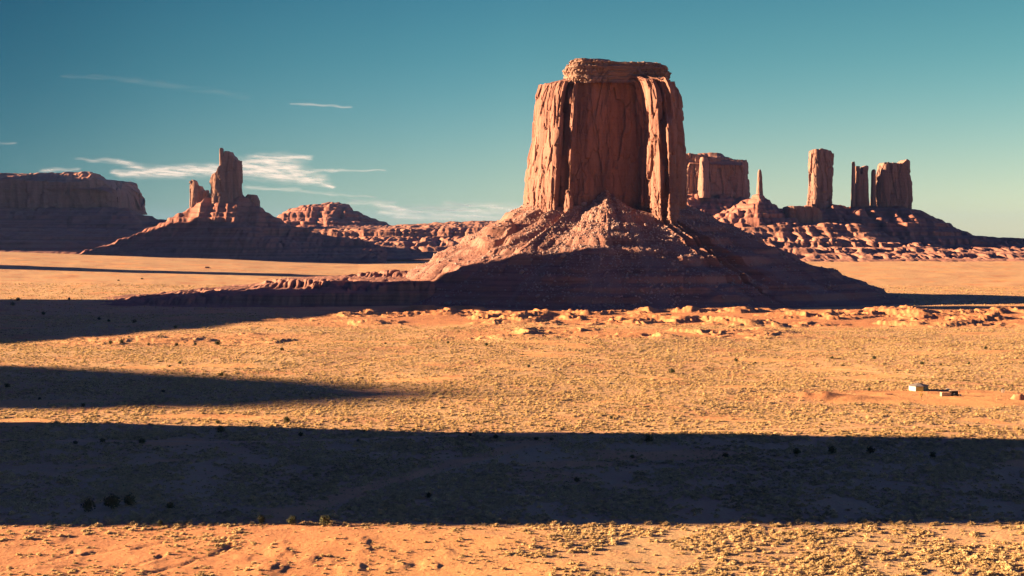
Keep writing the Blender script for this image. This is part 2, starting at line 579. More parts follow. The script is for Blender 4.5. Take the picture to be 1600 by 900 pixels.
def terrain(X, Y):
    X = np.asarray(X, float); Y = np.asarray(Y, float)
    r2 = X * X + Y * Y
    z = -r2 / (2 * 6.37e6)
    ax = X / np.maximum(Y, 1.0) * 3900.0
    rise = np.interp(ax, [-1500, -1300, -390, 0, 600, 1400], [46, 42, 10, 12, 15, 17])
    z = z + rise * sst(2150, 3850, Y) * (1 - 0.35 * sst(3900, 4250, Y))
    near = sst(250, 420, Y)
    z = z + fbm2(X / 320, Y / 320, 3, 11) * 2.0 * sst(300, 900, Y)
    z = z + fbm2(X / 70, Y / 90, 3, 21) * 0.55 * near
    z = z + fbm2(X / 14, Y / 18, 2, 31) * 0.16 * near * (1 - sst(2500, 3500, Y))
    # badlands at the foot of the big butte: flat-topped mounds with steep worn sides
    bm = badlands_mask(X, Y)
    k = fbm2(X / 105 + n2(X / 40, Y / 40, 5) * .3, Y / 110 + n2(X / 40, Y / 40, 6) * .3, 5, 41, 0.58)
    st = k * 4.2 + 0.12 * n2(X / 6, Y / 8, 48)
    fl_ = np.floor(st); fr_ = st - fl_
    st = np.clip(fl_ + sst(0.0, 0.34, fr_) * 0.85 + 0.15 * fr_, 0.3, 3.6) - 0.3
    z = z + bm * (2.2 * st + 0.5 * fbm2(X / 7, Y / 9, 2, 47) * (st > 0.05))
    # low sandy rise beside the homestead
    z = z + 3.6 * gauss(X, Y, 172, 862, 30, 16) * (1 + 0.3 * n2(X / 9, Y / 9, 8)) + 1.6 * gauss(X, Y, 140, 905, 34, 10)
    # foreground dunes, hollows and a dry wash
    fg = 1 - sst(495, 520, Y)
    z = z + fg * near * (2.0 * gauss(X, Y, -22, 462, 62, 20) + 0.8 * gauss(X, Y, -20, 425, 80, 20))
    wobx = 1.7 * n2(X / 3.2, Y / 5, 171); woby = 3.0 * n2(X / 4, Y / 6, 172)
    for hx, hy, hw, hh in HUMMOCKS:
        dx_ = X - hx + wobx; dy_ = Y - hy + woby
        z = z + 0.44 * hh * np.exp(-(dx_ / np.where(dx_ > 0, hw * 0.55, hw * 1.3)) ** 2 - (dy_ / (hw * 1.6)) ** 2)
    if np.any(fg > 0):
        sel = (fg > 0) & (Y > 380) & (X < 20)
        dd_ = np.full(X.shape, 99.0)
        if np.any(sel):
            xx, yy = X[sel] + 1.5 * n2(X[sel] / 6, Y[sel] / 9, 71), Y[sel]
            d0 = np.full(xx.shape, 99.0)
            for (ax, ay), (bx, by) in WASHLETS:
                vx, vy = bx - ax, by - ay
                t = np.clip(((xx - ax) * vx + (yy - ay) * vy) / (vx * vx + vy * vy), 0, 1)
                d0 = np.minimum(d0, np.hypot(xx - ax - t * vx, (yy - ay - t * vy) * 0.6))
            dd_[sel] = d0
        z = z - fg * near * 0.55 * (1 - sst(0.3, 1.3, dd_)) * (0.6 + 0.5 * n2(X / 9, Y / 9, 77))
    return z


def wash(X, Y):
    """the bare dry wash that winds up through the shaded brush"""
    pts = [(430, 824), (450, 800), (520, 782), (560, 765), (640, 742), (720, 722), (800, 700), (860, 690)]
    P = [( (x - 800) / F * (H * F / (y - Y0)), H * F / (y - Y0)) for x, y in pts]
    d = np.full(np.shape(X), 1e9)
    for (ax, ay), (bx, by) in zip(P[:-1], P[1:]):
        vx, vy = bx - ax, by - ay
        t = np.clip(((X - ax) * vx + (Y - ay) * vy) / (vx * vx + vy * vy), 0, 1)
        d = np.minimum(d, np.hypot(X - ax - t * vx, (Y - ay - t * vy)))
    return 0.8 * (1 - sst(2.5, 9, d + n2(X / 10, Y / 14, 81) * 6))


ROADS = [
    [(-150, 689), (120, 690), (400, 690), (620, 682), (800, 678), (1000, 677), (1250, 675), (1400, 671), (1600, 664), (1800, 657)],
    [(1040, 596), (1130, 592), (1300, 589), (1390, 593), (1500, 599), (1640, 605)],
    [(560, 540), (760, 545), (900, 556), (1010, 566), (1130, 572), (1300, 575), (1480, 590), (1640, 602)],
]
ROAD_W = [2.2, 1.7, 1.5]
ROAD_P = []
for pts in ROADS:
    P = [((x - 800) / F * (H * F / (y - Y0)), H * F / (y - Y0)) for x, y in pts]
    # smooth with Catmull-Rom
    P = [P[0]] + P + [P[-1]]
    out = []
    for i in range(1, len(P) - 2):
        p0, p1, p2, p3 = [np.array(P[i + k - 1]) for k in range(4)]
        for t in np.linspace(0, 1, 24, endpoint=False):
            out.append(0.5 * ((2 * p1) + (-p0 + p2) * t + (2 * p0 - 5 * p1 + 4 * p2 - p3) * t * t + (-p0 + 3 * p1 - 3 * p2 + p3) * t ** 3))
    ROAD_P.append(np.array(out))


def road_dist(X, Y):
    d = np.full(np.shape(X), 1e9)
    for P, w in zip(ROAD_P, ROAD_W):
        sel = P[::4]
        for a, b in zip(sel[:-1], sel[1:]):
            vx, vy = b - a
            t = np.clip(((X - a[0]) * vx + (Y - a[1]) * vy) / (vx * vx + vy * vy), 0, 1)
            d = np.minimum(d, np.hypot(X - a[0] - t * vx, Y - a[1] - t * vy) / w)
    return d


def bareness(X, Y):
    b = wash(X, Y)
    b = np.maximum(b, badlands_mask(X, Y) * 0.95)
    # sand round the homestead
    e = ((X - 250) / 95) ** 2 + ((Y - 868) / 44) ** 2 + n2(X / 20, Y / 20, 91) * .5
    b = np.maximum(b, 1 - sst(0.7, 1.15, e))
    # bare dune in the left foreground, thinning to the right
    fgd = (1 - sst(478, 500, Y + n2(X / 18, Y / 12, 92) * 10)) * (1 - sst(-25, 35, X + n2(X / 16, Y / 16, 93) * 22 + (470 - Y) * -0.25))
    b = np.maximum(b, fgd * np.where(X < -70, 0.62, 0.86))
    # odd bare patches
    k = fbm2(X / 95, Y / 60, 3, 95)
    b = np.maximum(b, 0.85 * sst(0.42, 0.62, k) * sst(520, 640, Y))
    b = np.maximum(b, sst(1480, 1560, Y) * (1 - sst(1860, 1960, Y)) * 0.75 * sst(-330, -200, X))
    # the flats right under the butte
    return np.clip(b, 0, 1)


def redness(X, Y):
    k = fbm2(X / 60, Y / 45, 3, 97)
    r = 0.6 * sst(0.25, 0.6, k) * sst(600, 900, Y)
    r = np.maximum(r, 0.8 * gauss(X, Y, 172, 862, 34, 20))
    r = np.maximum(r, (0.75 + 0.25 * sst(0.0, 0.5, fbm2(X / 25, Y / 30, 2, 99))) * badlands_mask(X, Y))
    r = np.maximum(r, 0.72 * (1 - sst(490, 510, Y)) * (1 - sst(-70, 0, X)))
    r = np.maximum(r, 0.4 * gauss(X, Y, -300, 1330, 140, 70))
    return np.clip(r, 0, 1)


def build_ground():
    a_in = np.concatenate([np.linspace(-32, -21.6, 90, endpoint=False), np.linspace(-21.6, 21.6, 1050), np.linspace(21.7, 32, 90)])
    a_out = np.linspace(33.5, 326.5, 130)
    ang = np.concatenate([a_in, a_out])
    rr = np.concatenate([[0.5, 60, 150, 250, 320, 360], np.geomspace(385, 2300, 640), np.geomspace(2315, 6000, 120), np.geomspace(6100, 40000, 55)])
    A, Rr = np.meshgrid(np.radians(ang), rr)
    X = Rr * np.sin(A); Y = Rr * np.cos(A)
    Z = terrain(X, np.where(Y > 1, Y, 1.0))
    Z[:5] = np.minimum(Z[:5], 0)
    me = mesh_np('ground', np.stack([X, Y, Z], -1), grid_quads(len(rr), len(ang), True, True), M['ground'])
    inner = (np.abs(np.degrees(A)) < 34) & (Rr > 300) & (Rr < 6000)
    bare = np.zeros_like(X); red = np.zeros_like(X)
    bare[inner] = bareness(X[inner], Y[inner])
    red[inner] = redness(X[inner], Y[inner])
    add_attr(me, 'bare', bare); add_attr(me, 'red', red)
    o = obj('ground', me)
    o['kind'] = 'structure'
    return o


build_ground()

for P, w in zip(ROAD_P, ROAD_W):
    T = np.gradient(P, axis=0)
    T /= np.linalg.norm(T, axis=1)[:, None]
    Nn = np.stack([-T[:, 1], T[:, 0]], 1)
    rows = []
    for k in np.linspace(-1, 1, 7):
        q = P + Nn * (w * k * (1 + 0.25 * n2(P[:, :1] / 9, P[:, 1:] / 9 + k, 5)))
        rows.append(np.stack([q[:, 0], q[:, 1], terrain(q[:, 0], q[:, 1]) + (0.10 if abs(k) < 0.9 else -0.05)], 1))
    V = np.stack(rows, 0)
    o = obj('dirt_road', mesh_np('dirt_road', V, grid_quads(V.shape[0], V.shape[1], False, True), M['road']))
    o['kind'] = 'structure'


# ------------------------------------------------------------------ rock builders
def tower(name, mat, parent, top, base, Yc, depth, rot=0.0, npow=3.2, flare=0.06, seed=0, k=1.0, rough=1.0, nseg=360, nlev=150, sink=12.0, strata=0.25, axis='X', roof=0.0):
    """a free-standing rock wall or tower.  top: [(x, y)] outline of its top edge in photo pixels (axis 'X'),
    or [(Y, height)] in metres for a wall that runs along the view (axis 'Y', base = X position)."""
    ph = np.linspace(0, 2 * np.pi, nseg * 12, endpoint=False)
    c, s = np.cos(ph), np.sin(ph)
    p = np.sign(c) * np.abs(c) ** (2 / npow); q = np.sign(s) * np.abs(s) ** (2 / npow)
    _L = np.concatenate([[0], np.cumsum(np.hypot(np.diff(np.append(p, p[0])), np.diff(np.append(q, q[0])) * 0.7))])
    _t = np.linspace(0, _L[-1], nseg, endpoint=False)
    p, q = np.interp(_t, _L, np.append(p, p[0])), np.interp(_t, _L, np.append(q, q[0]))
    pr = p * math.cos(rot) - q * math.sin(rot) * 0.6; qr = p * math.sin(rot) + q * math.cos(rot)
    pr = pr / np.abs(pr).max(); qr = qr / np.abs(qr).max()
    if axis == 'X':
        xs = [a for a, b in top]
        X0a = float(at(min(xs), 300, Yc)[0]); X1a = float(at(max(xs), 300, Yc)[0])
        tabz = [(float(at(a, b, Yc)[0]), float(at(a, b, Yc)[1])) for a, b in top]
        tabb = [(float(at(a, b, Yc)[0]), float(at(a, b, Yc)[1])) for a, b in base]
    else:
        X0a = min(a for a, b in top); X1a = max(a for a, b in top)
        tabz = list(top); tabb = [(X0a, 0.0), (X1a, 0.0)]
    mid, half = (X0a + X1a) / 2, (X1a - X0a) / 2
    U0 = mid + pr * half                         # along the wall
    zt0 = lerp_tab(U0, tabz); zb0 = lerp_tab(U0, tabb) - sink
    t = np.linspace(0, 1, nlev)[:, None]
    fl = 1 + flare * (1 - t) ** 1.5
    Z = zb0 + (zt0 - zb0) * t
    Ul = mid + pr * half * fl; Vl = qr * depth * fl
    # displacement along the outward normal
    dU = np.gradient(pr * half); dV = np.gradient(qr * depth)
    L = np.hypot(dU, dV) + 1e-9
    nU, nV = dV / L, -dU / L
    arc = np.cumsum(L)
    e = 1.0 / k
    sx = arc[None, :] + n2(arc[None, :] / (60 * e), Z / (90 * e), seed + 1) * 8 * e
    r1, r2, du, ed = slabs(sx / (19 * e), Z / (80 * e), seed)
    d = 7.0 * e * (r1 - 0.5) + (r2 - 0.5) * du * 8.0 * e - 2.4 * e * (1 - sst(0.0, 0.12, ed))
    r1, r2, du, ed = slabs(sx / (8 * e) + 3, Z / (30 * e), seed + 2)
    d += 2.6 * e * (r1 - 0.5) - 0.8 * e * (1 - sst(0.0, 0.12, ed))
    d += -5.0 * e * (1 - np.minimum(1, np.abs(n2(sx / (42 * e), Z / (260 * e), seed + 2)) * 2.6)) ** 2
    d += 3.0 * e * n2(sx / (70 * e), Z / (160 * e), seed + 4)
    d += strata * 3.2 * e * fbm2(arc[None, :] / (160 * e), Z / (6.5 * e), 3, seed + 6) * (1 - 0.55 * sst(0.2, 0.5, t))
    d = d * rough
    ends = np.minimum(1, 0.25 + half / 40.0)
    U = Ul + nU * d * ends; V = Vl + nV * d
    Z = Z + rough * e * t * (1.0 * n2(U / (9 * e), V / (9 * e), seed + 7) + 2.2 * (slabs(U / (7 * e), V / (14 * e), seed + 4)[0] - 0.6))
    rows = [np.stack([U, V, Z], -1)]
    # top surface closing on the long axis
    for g in (0.90, 0.75, 0.5, 0.25, 0.0):
        u = mid + (U[-1] - mid) * (0.96 + 0.04 * g); v = V[-1] * g
        zt = lerp_tab(u, tabz) + roof * (1 - g) + 1.5 * e * n2(u / (12 * e), v / (12 * e), seed + 8) * rough
        rows.append(np.stack([u, v, zt], -1)[None])
    P = np.concatenate(rows, 0)
    if axis == 'X':
        W = np.stack([P[..., 0], P[..., 1] + Yc, P[..., 2]], -1)
        flip = False
    else:
        W = np.stack([base + P[..., 1], P[..., 0], P[..., 2]], -1)
        flip = True
    me = mesh_np(name, W, grid_quads(W.shape[0], nseg, True, flip), mat, True)
    return obj(name, me, parent)


def slope(name, mat, parent, x0, x1, lines, ncol=420, nrow=170, seed=0, k=1.0, gully=1.0, warp=1.0, ledges=(), rough=1.0, fade=True, bed=15.0, bedamt=0.75):
    """sloping, ledgy ground in front of and behind a crest.  lines: from front to back (Y depth, [(x, y)] in photo
    pixels or a number for one height in metres)."""
    xs = np.linspace(x0, x1, ncol)
    Ys = np.array([l[0] for l in lines], float)
    seg = np.concatenate([np.linspace(0, len(Ys) - 1, nrow)])
    Yg = np.interp(seg, np.arange(len(Ys)), Ys)
    Yref = Ys.mean()
    Xc = (xs - 800) / F * Yref
    lz = []
    for Yl, tab in lines:
        if isinstance(tab, (int, float)):
            lz.append(np.full(ncol, float(tab)))
        else:
            yy = lerp_tab(xs, tab)
            lz.append(at(xs, yy, Yl)[1])
    lz = np.array(lz)
    Xg = np.repeat(((xs - 800) / F)[None, :], nrow, 0) * Yg[:, None]
    YY = np.repeat(Yg[:, None], ncol, 1)
    e = 1.0 / k
    # bend the bands so that scarps wander in and out
    span = (Ys.max() - Ys.min())
    wv = warp * (n2(Xg / (150 * e), YY / (400 * e), seed + 1) * 0.5 + (0.5 - np.abs(n2(Xg / (36 * e), YY / (500 * e), seed + 11)) * 1.8) * 0.34 + n2(Xg / (11 * e), YY / (200 * e), seed + 12) * 0.16)
    idx = np.clip(seg[:, None] + wv * np.sin(np.pi * np.clip(seg[:, None] / (len(Ys) - 1), 0, 1)), 0, len(Ys) - 1)
    i0 = np.minimum(idx.astype(int), len(Ys) - 2)
    fr = idx - i0
    cols = np.arange(ncol)[None, :]
    Z = lz[i0, cols] * (1 - fr) + lz[i0 + 1, cols] * fr
    mask = np.sin(np.pi * np.clip(seg[:, None] / (len(Ys) - 1), 0, 1)) ** 0.7
    g = np.abs(n2(Xg / (38 * e) + n2(Xg / (60 * e), YY / (60 * e), seed + 4) * .6, YY / (170 * e), seed + 2))
    Z = Z - gully * 4.5 * e * (1 - np.minimum(1, g * 2.2)) ** 1.5 * mask
    g = np.abs(n2(Xg / (14 * e), YY / (50 * e), seed + 3))
    Z = Z - gully * 2.0 * e * (1 - np.minimum(1, g * 2.2)) * mask
    for zl, hl, wl_ in ledges:
        dd = (Z - zl - 2.0 * n2(Xg / (120 * e), YY / (120 * e), seed + 9)) / wl_
        am = sst(-0.25, 0.25, n2(Xg / (90 * e), YY / (90 * e) + zl, seed + 6) + 0.1)
        Z = Z + hl * am * np.tanh(4 * dd) * np.exp(-dd * dd) * mask
    zz = Z + 2.5 * n2(Xg / (130 * e), YY / (130 * e), seed + 14)
    Z = Z - bedamt * (bed / 6.283) * np.sin(6.283 * zz / bed) * np.minimum(1, mask * 1.4)
    Z = Z + rough * (0.55 * e * fbm2(Xg / (9 * e), YY / (30 * e), 3, seed + 5, 0.6)) * np.minimum(1, mask * 1.5)
    if fade:
        tt = np.clip(np.minimum(cols / (ncol * 0.03), (ncol - 1 - cols) / (ncol * 0.03)), 0, 1)
        Z = Z - (1 - tt) * 15
    W = np.stack([Xg, YY, Z], -1)
    me = mesh_np(name, W, grid_quads(nrow, ncol), mat, True)
    return obj(name, me, parent)


# ------------------------------------------------------------------ the big butte
def build_big_butte():
    root = thing('butte', 'huge flat topped red butte on a shaded scree cone, largest rock in the valley', 'butte', (MX, MY, 0))
    S = MY / F
    # plan of the cliff: (photo px, metres towards the back) going round from the left rear
    plan = [(826, 95), (818, 40), (817, 5), (826, -22), (842, -42), (858, -60), (864, -62), (868, -52), (869, -40), (873, -43), (878, -60), (885, -70), (890, -66),
            (893, -52), (912, -54), (935, -47), (950, -50), (975, -44), (992, -46), (998, -62), (1004, -84), (1013, -104), (1020, -110), (1026, -98), (1029, -100), (1034, -112), (1040, -108), (1047, -92),
            (1052, -66), (1056, -62), (1062, -48), (1068, -20), (1071, 20), (1070, 70), (1060, 105), (1000, 125), (900, 120), (845, 112)]
    pl = np.array([((a - 945) * S, b) for a, b in plan])
    cl = np.vstack([pl, pl[:1]])
    seg = np.hypot(*np.diff(cl, axis=0).T)
    cum = np.concatenate([[0], np.cumsum(seg)])
    # denser sampling on the visible faces
    front = np.linspace(cum[1], cum[33], 1250, endpoint=False)
    back = np.linspace(cum[33], cum[-1] + cum[1], 150, endpoint=False)
    sarc = np.concatenate([front, back])
    sm = sarc % cum[-1]
    bx = np.interp(sm, cum, cl[:, 0]); by = np.interp(sm, cum, cl[:, 1])
    n = len(sm)
    ker = np.hanning(9); ker /= ker.sum()
    bx = np.convolve(np.concatenate([bx[-4:], bx, bx[:4]]), ker, 'valid'); by = np.convolve(np.concatenate([by[-4:], by, by[:4]]), ker, 'valid')
    tx = np.convolve(np.concatenate([bx[-12:], bx, bx[:12]]), np.ones(25) / 25, 'valid'); ty = np.convolve(np.concatenate([by[-12:], by, by[:12]]), np.ones(25) / 25, 'valid')
    dx = np.gradient(tx); dy = np.gradient(ty)
    L = np.hypot(dx, dy) + 1e-9
    nx, ny = dy / L, -dx / L
    # going round left rear -> left -> front -> right the outward side is on the right hand
    if np.mean(nx * bx + ny * by) < 0: nx, ny = -nx, -ny
    nlev = 330
    t = np.linspace(0, 1, nlev)[:, None]
    zb = 85.0
    ztop = H + (360 - 134) * S
    ztab = ztop + 3.0 * n2(sm / 40, sm * 0, 3) + 2.2 * n2(sm / 9, sm * 0, 4)
    Z = zb + (ztab - zb) * t
    ypx = 360 - (Z - H) / S
    wl_ = np.interp(ypx, [135, 150, 180, 215, 250, 300, 330, 380], [0.795, 0.845, 0.88, 0.91, 0.945, 0.98, 0.99, 1.05])
    wr_ = np.interp(ypx, [135, 150, 180, 215, 250, 300, 330, 380], [0.86, 0.925, 0.955, 0.975, 0.985, 0.995, 1.0, 1.05])
    wf_ = np.interp(ypx, [135, 160, 250, 330, 380], [0.90, 0.93, 0.97, 1.0, 1.05])
    X = np.where(bx < 0, bx * wl_, bx * wr_)
    Y = by * wf_
    # shorter front pillars: their tops slope back into the wall
    xp = 945 + bx / S
    for (c, w, yt, dep) in ((1031, 8, 196, 16), (1018, 13, 158, 6), (880, 7, 152, 8), (1003, 5, 215, 7), (864, 6, 200, 4)):
        mk = np.exp(-((xp - c) / w) ** 4)[None, :] * (by < 0)
        Y = Y + mk * dep * sst(yt + 12, yt - 16, ypx)
    lo = sst(0.0, 0.35, t)
    ss = sm[None, :] + 7 * n2(sm[None, :] / 50, Z / 70, 31)
    calm = 1 - 0.30 * sst(889, 897, xp) * (1 - sst(988, 996, xp)) * (by < 0) - 0.45 * (1 - sst(856, 863, xp)) * (by < 60)
    s2 = sm[None, :] + 1.3 * n2(sm[None, :] / 30, Z / 45, 31)
    r1, r2, du, ed = slabs(s2 / 21, Z / 66 + 0.15 * n2(s2 / 12, Z / 40, 42), 2)
    d = calm * (6.0 * (r1 - 0.55) + (r2 - 0.5) * du * 9.0) - 1.0 * (1 - sst(0.0, 0.08, ed))
    r1, r2, du, ed = slabs(s2 / 8.5 + 5, Z / 21, 5)
    d += (0.45 + 0.55 * calm) * (3.4 * (r1 - 0.5) + (r2 - 0.5) * du * 3.2) - 0.4 * (1 - sst(0.0, 0.10, ed))
    r1, r2, du, ed = slabs(s2 / 3.6, Z / 11, 8)
    d += 1.15 * (r1 - 0.5) * sst(-0.35, 0.4, n2(s2 / 40, Z / 50, 43))
    d += -6.0 * calm * (1 - np.minimum(1, np.abs(n2(ss / 60, Z / 320, 32)) * 3.4)) ** 2
    d += 2.6 * n2(ss / 80, Z / 110, 35) + 1.5 * (xp < 862) * (n2(ss / 34, Z / 70, 52) - 0.3)
    bedn = fbm2(sm[None, :] / 220, Z / 4.2, 3, 39, 0.6)
    d += bedn * (2.2 * (1 - lo) + 0.2)
    r1, r2, du, ed = slabs(s2 / 4.2, Z / 5.5, 11)
    d += 2.2 * (r1 - 0.5) * (1 - sst(0.05, 0.30, t)) + 1.6 * (r2 - 0.5) * sst(0.95, 1.0, t)
    X = X + nx * d; Y = Y + ny * d
    rows = [np.stack([X, Y, Z], -1)]
    for g in (0.97, 0.93, 0.88, 0.8, 0.6, 0.3, 0.05):
        x_, y_ = X[-1] * g, Y[-1] * g
        z_ = Z[-1] * 0 + ztop + (1 - g) * 22 * min(1, (1 - g) * 4) + 2.0 * fbm2(x_ / 9, y_ / 9, 3, 45)
        rows.append(np.stack([x_, y_, z_], -1)[None])
    W = np.concatenate(rows, 0) + np.array([MX, MY, 0])
    obj('cliff', mesh_np('cliff', W, grid_quads(W.shape[0], n, True, True), M['cliff']), root)

    # ledgy caprock
    ph = np.concatenate([np.linspace(np.pi, 2 * np.pi, 800, endpoint=False), np.linspace(0, np.pi, 160, endpoint=False)])
    c, s = np.cos(ph), np.sin(ph)
    p = np.sign(c) * np.abs(c) ** 0.36; q = np.sign(s) * np.abs(s) ** 0.36
    cx = (962 - 945) * S
    nl = 120
    t = np.linspace(0, 1, nl)[:, None]
    a = 80 * S; bb = 58.0
    zc0 = ztop - 2; 
    yt = np.interp(962 + p * 83, [878, 884, 892, 900, 912, 925, 940, 975, 1005, 1028, 1034, 1046], [100, 96, 93.5, 93, 95, 97, 98, 99, 99, 100.5, 102, 108])
    zc1 = H + (360 - yt) * S * (MY - 45) / MY
    Z = zc0 + (zc1 - zc0) * t
    sc_ = np.interp(t, [0, .25, .3, .75, .8, 1], [1.02, 0.99, 0.965, 1.02, 0.975, 0.965])
    X = cx + p * a * sc_; Y = q * bb * sc_
    arc = np.cumsum(np.hypot(np.gradient(p * a), np.gradient(q * bb)))[None, :]
    d = 1.5 * fbm2(arc / 45, Z / 3.4, 3, 61, 0.65) + 2.4 * n2(arc / 22, Z / 30, 62) + 0.5 * fbm2(arc / 6, Z / 4.5, 3, 63, 0.65)
    d += -2.8 * (1 - np.minimum(1, np.abs(n2(arc / 8, Z / 11, 64)) * 2.4)) ** 2 + 0.9 * (slabs(arc / 9, Z / 4.2, 13)[0] - 0.5) * 2 - 1.5 * sst(0.1, 0.2, n2(arc / 18, Z / 8, 68))
    nrm = np.stack([p / a, q / bb], -1); nrm /= np.linalg.norm(nrm, axis=1)[:, None]
    X = X + nrm[:, 0] * d; Y = Y + nrm[:, 1] * d
    rows = [np.stack([X, Y, Z + 0.8 * fbm2(X / 4, Y / 4, 2, 65) * t], -1)]
    for g in (0.95, 0.88, 0.75, 0.5, 0.2):
        x_, y_ = cx + (X[-1] - cx) * g, Y[-1] * g
        rows.append(np.stack([x_, y_, zc1 + 1.0 * fbm2(x_ / 6, y_ / 6, 3, 66) + (1 - g) * 3], -1)[None])
    W = np.concatenate(rows, 0) + np.array([MX, MY, 0])
    obj('caprock', mesh_np('caprock', W, grid_quads(W.shape[0], len(ph), True), M['cap']), root)

    # scree cone
    ang = np.concatenate([np.linspace(R(165), R(375), 1300, endpoint=False), np.linspace(R(375), R(525), 160, endpoint=False)])
    deg = np.degrees(ang) % 360
    nr = 430
    pa = np.degrees(np.arctan2(pl[:, 1], pl[:, 0])) % 360
    o_ = np.argsort(pa)
    rc = np.interp(deg, np.concatenate([pa[o_] - 360, pa[o_], pa[o_] + 360]), np.tile(np.hypot(pl[:, 0], pl[:, 1])[o_], 3)) - 10
    def T(tab):
        return np.interp(deg, [a for a, b in tab], [b for a, b in tab])
    zc = T([(0, 136), (90, 120), (170, 134), (180, 134), (200, 130), (225, 126), (245, 132), (258, 148), (268, 156), (278, 146), (292, 124), (305, 112), (320, 116), (340, 128), (360, 136)])
    rf = T([(0, 395), (90, 330), (170, 352), (180, 352), (200, 346), (225, 338), (250, 326), (270, 322), (290, 330), (315, 350), (335, 385), (360, 395)])
    sN = np.linspace(0, 1.18, nr)[:, None]
    r = rc + (rf - rc) * sN
    cx_, cy_ = np.cos(ang), np.sin(ang)
    X = r * cx_; Y = r * cy_
    Z = zc * np.where(sN < 1, (1 - np.minimum(sN, 1)) ** 1.03, 0) - np.maximum(0, sN - 1) * 40
    # long low tail to the right
    Z = Z + 9 * np.exp(-((sN - 0.93) / 0.2) ** 2) * sst(300, 345, deg)
    body = np.sin(np.pi * np.clip(sN, 0, 1)) ** 0.6
    aw = deg / 57.3 * 200
    # gullies run down the fall line
    g1 = np.abs(n2(aw / 55 + 0.5 * n2(X / 60, Y / 60, 70), r / 260, 71))
    Z = Z - 3.2 * (1 - np.minimum(1, g1 * 2.2)) ** 1.6 * body * sst(0.15, 0.6, sN)
    g2_ = np.abs(n2(aw / 19 + 0.4 * n2(X / 30, Y / 30, 74), r / 120, 72))
    Z = Z - 1.3 * (1 - np.minimum(1, g2_ * 2.2)) ** 1.4 * body
    Z = Z + 3 * n2(X / 85, Y / 85, 73) * body
    # beds of harder rock stand out as ledges
    for zl, hl, wl_, sd_ in ((112, 3.2, 9, 1), (96, 2.4, 7, 2), (80, 4.2, 9, 3), (66, 2.2, 6, 4), (55, 4.6, 9, 5), (43, 2.6, 6, 6), (33, 4.6, 8, 7), (21, 3.0, 6, 8), (11, 3.4, 6, 9)):
        dd = (Z - zl - 1.2 * n2(X / 90, Y / 90, 75)) / wl_
        am = sst(-0.32, 0.18, n2(aw / 70, zl + r * 0, 76 + sd_) + 0.35 * n2(aw / 18, r / 90, 96 + sd_))
        Z = Z + hl * am * np.tanh(4.5 * dd) * np.exp(-dd * dd)
    # the small cliffed spur on the left shoulder
    sp = np.exp(-((deg - 207) / 7.0) ** 2) * np.exp(-((r - 168) / 26) ** 2)
    Z = Z + 10 * sst(0.3, 0.5, sp) + 3 * sp
    rub = 0.5 + 0.9 * np.exp(-((deg - 262) / 16) ** 2) * np.exp(-((sN - 0.18) / 0.2) ** 2) + 0.5 * sst(0, .5, n2(X / 70, Y / 70, 77))
    q3 = n3(X / 7, Y / 7, Z / 7, 78)
    Z = Z + 0.75 * rub * (2.0 * np.maximum(q3, 0) ** 0.7 + 0.9 * fbm2(X / 3.4, Y / 3.4, 2, 79)) * np.minimum(1, body * 1.3) * (sN < 1.02)
    W = np.stack([X + MX, Y + MY, Z], -1)
    W[..., 2] += np.where(sN > 0.85, terrain(W[..., 0], W[..., 1]) * np.clip((sN - .85) / .15, 0, 1), 0)
    fan = sst(-0.05, 0.35, n2(aw / 26 + 0.3 * n2(X / 40, Y / 40, 171), r / 420, 172) + 0.35 * n2(aw / 9, r / 200, 173)) * sst(1.02, 0.6, sN * 0.6)
    inner = W[:1].copy(); inner[..., :2] = (inner[..., :2] - [MX, MY]) * 0.3 + [MX, MY]
    W = np.concatenate([inner, W], 0)
    W[0, :, 2] += 4
    tm = mesh_np('talus_slope', W, grid_quads(nr + 1, len(ang), True), M['talus'])
    add_attr(tm, 'fan', np.concatenate([fan[:1], fan], 0))
    obj('talus_slope', tm, root)
    return root, W


BUTTE, TALUS = build_big_butte()
fe = TALUS[:, :1300]      # the camera-side of the scree, used to set boulders down on it

# low ledgy ridge that runs out from the foot of the big butte
def build_low_ridge():
    r = thing('rock_ridge', 'low dark red ledge ridge reaching out over the plain from the largest butte', 'ridge', (-300, 2080, 0))
    crest = [(150, 470), (190, 463), (240, 458), (300, 453), (360, 447), (420, 440), (470, 434), (520, 430), (560, 428), (620, 425), (690, 425)]
    step = [(150, 474), (190, 468), (240, 463), (300, 460), (360, 456), (420, 452), (470, 449), (520, 446), (560, 445), (620, 440), (690, 440)]
    foot = [(150, 480), (190, 478), (240, 478), (420, 478), (560, 480), (690, 484)]
    slope('ledges', M['talus'], r, 140, 690, [(1900, -6), (1930, foot), (1950, [(x, y + 5) for x, y in step]), (1985, step), (2060, [(x, (a + b) / 2 + 1) for (x, a), (_, b) in zip(step, crest)]), (2110, crest), (2220, [(x, y - 1) for x, y in crest]), (2420, -8)],
          560, 260, 120, 1.6, 0.9, 0.8, ((14, 3, 5), (24, 3.5, 5), (34, 3, 5)))
    return r


build_low_ridge()

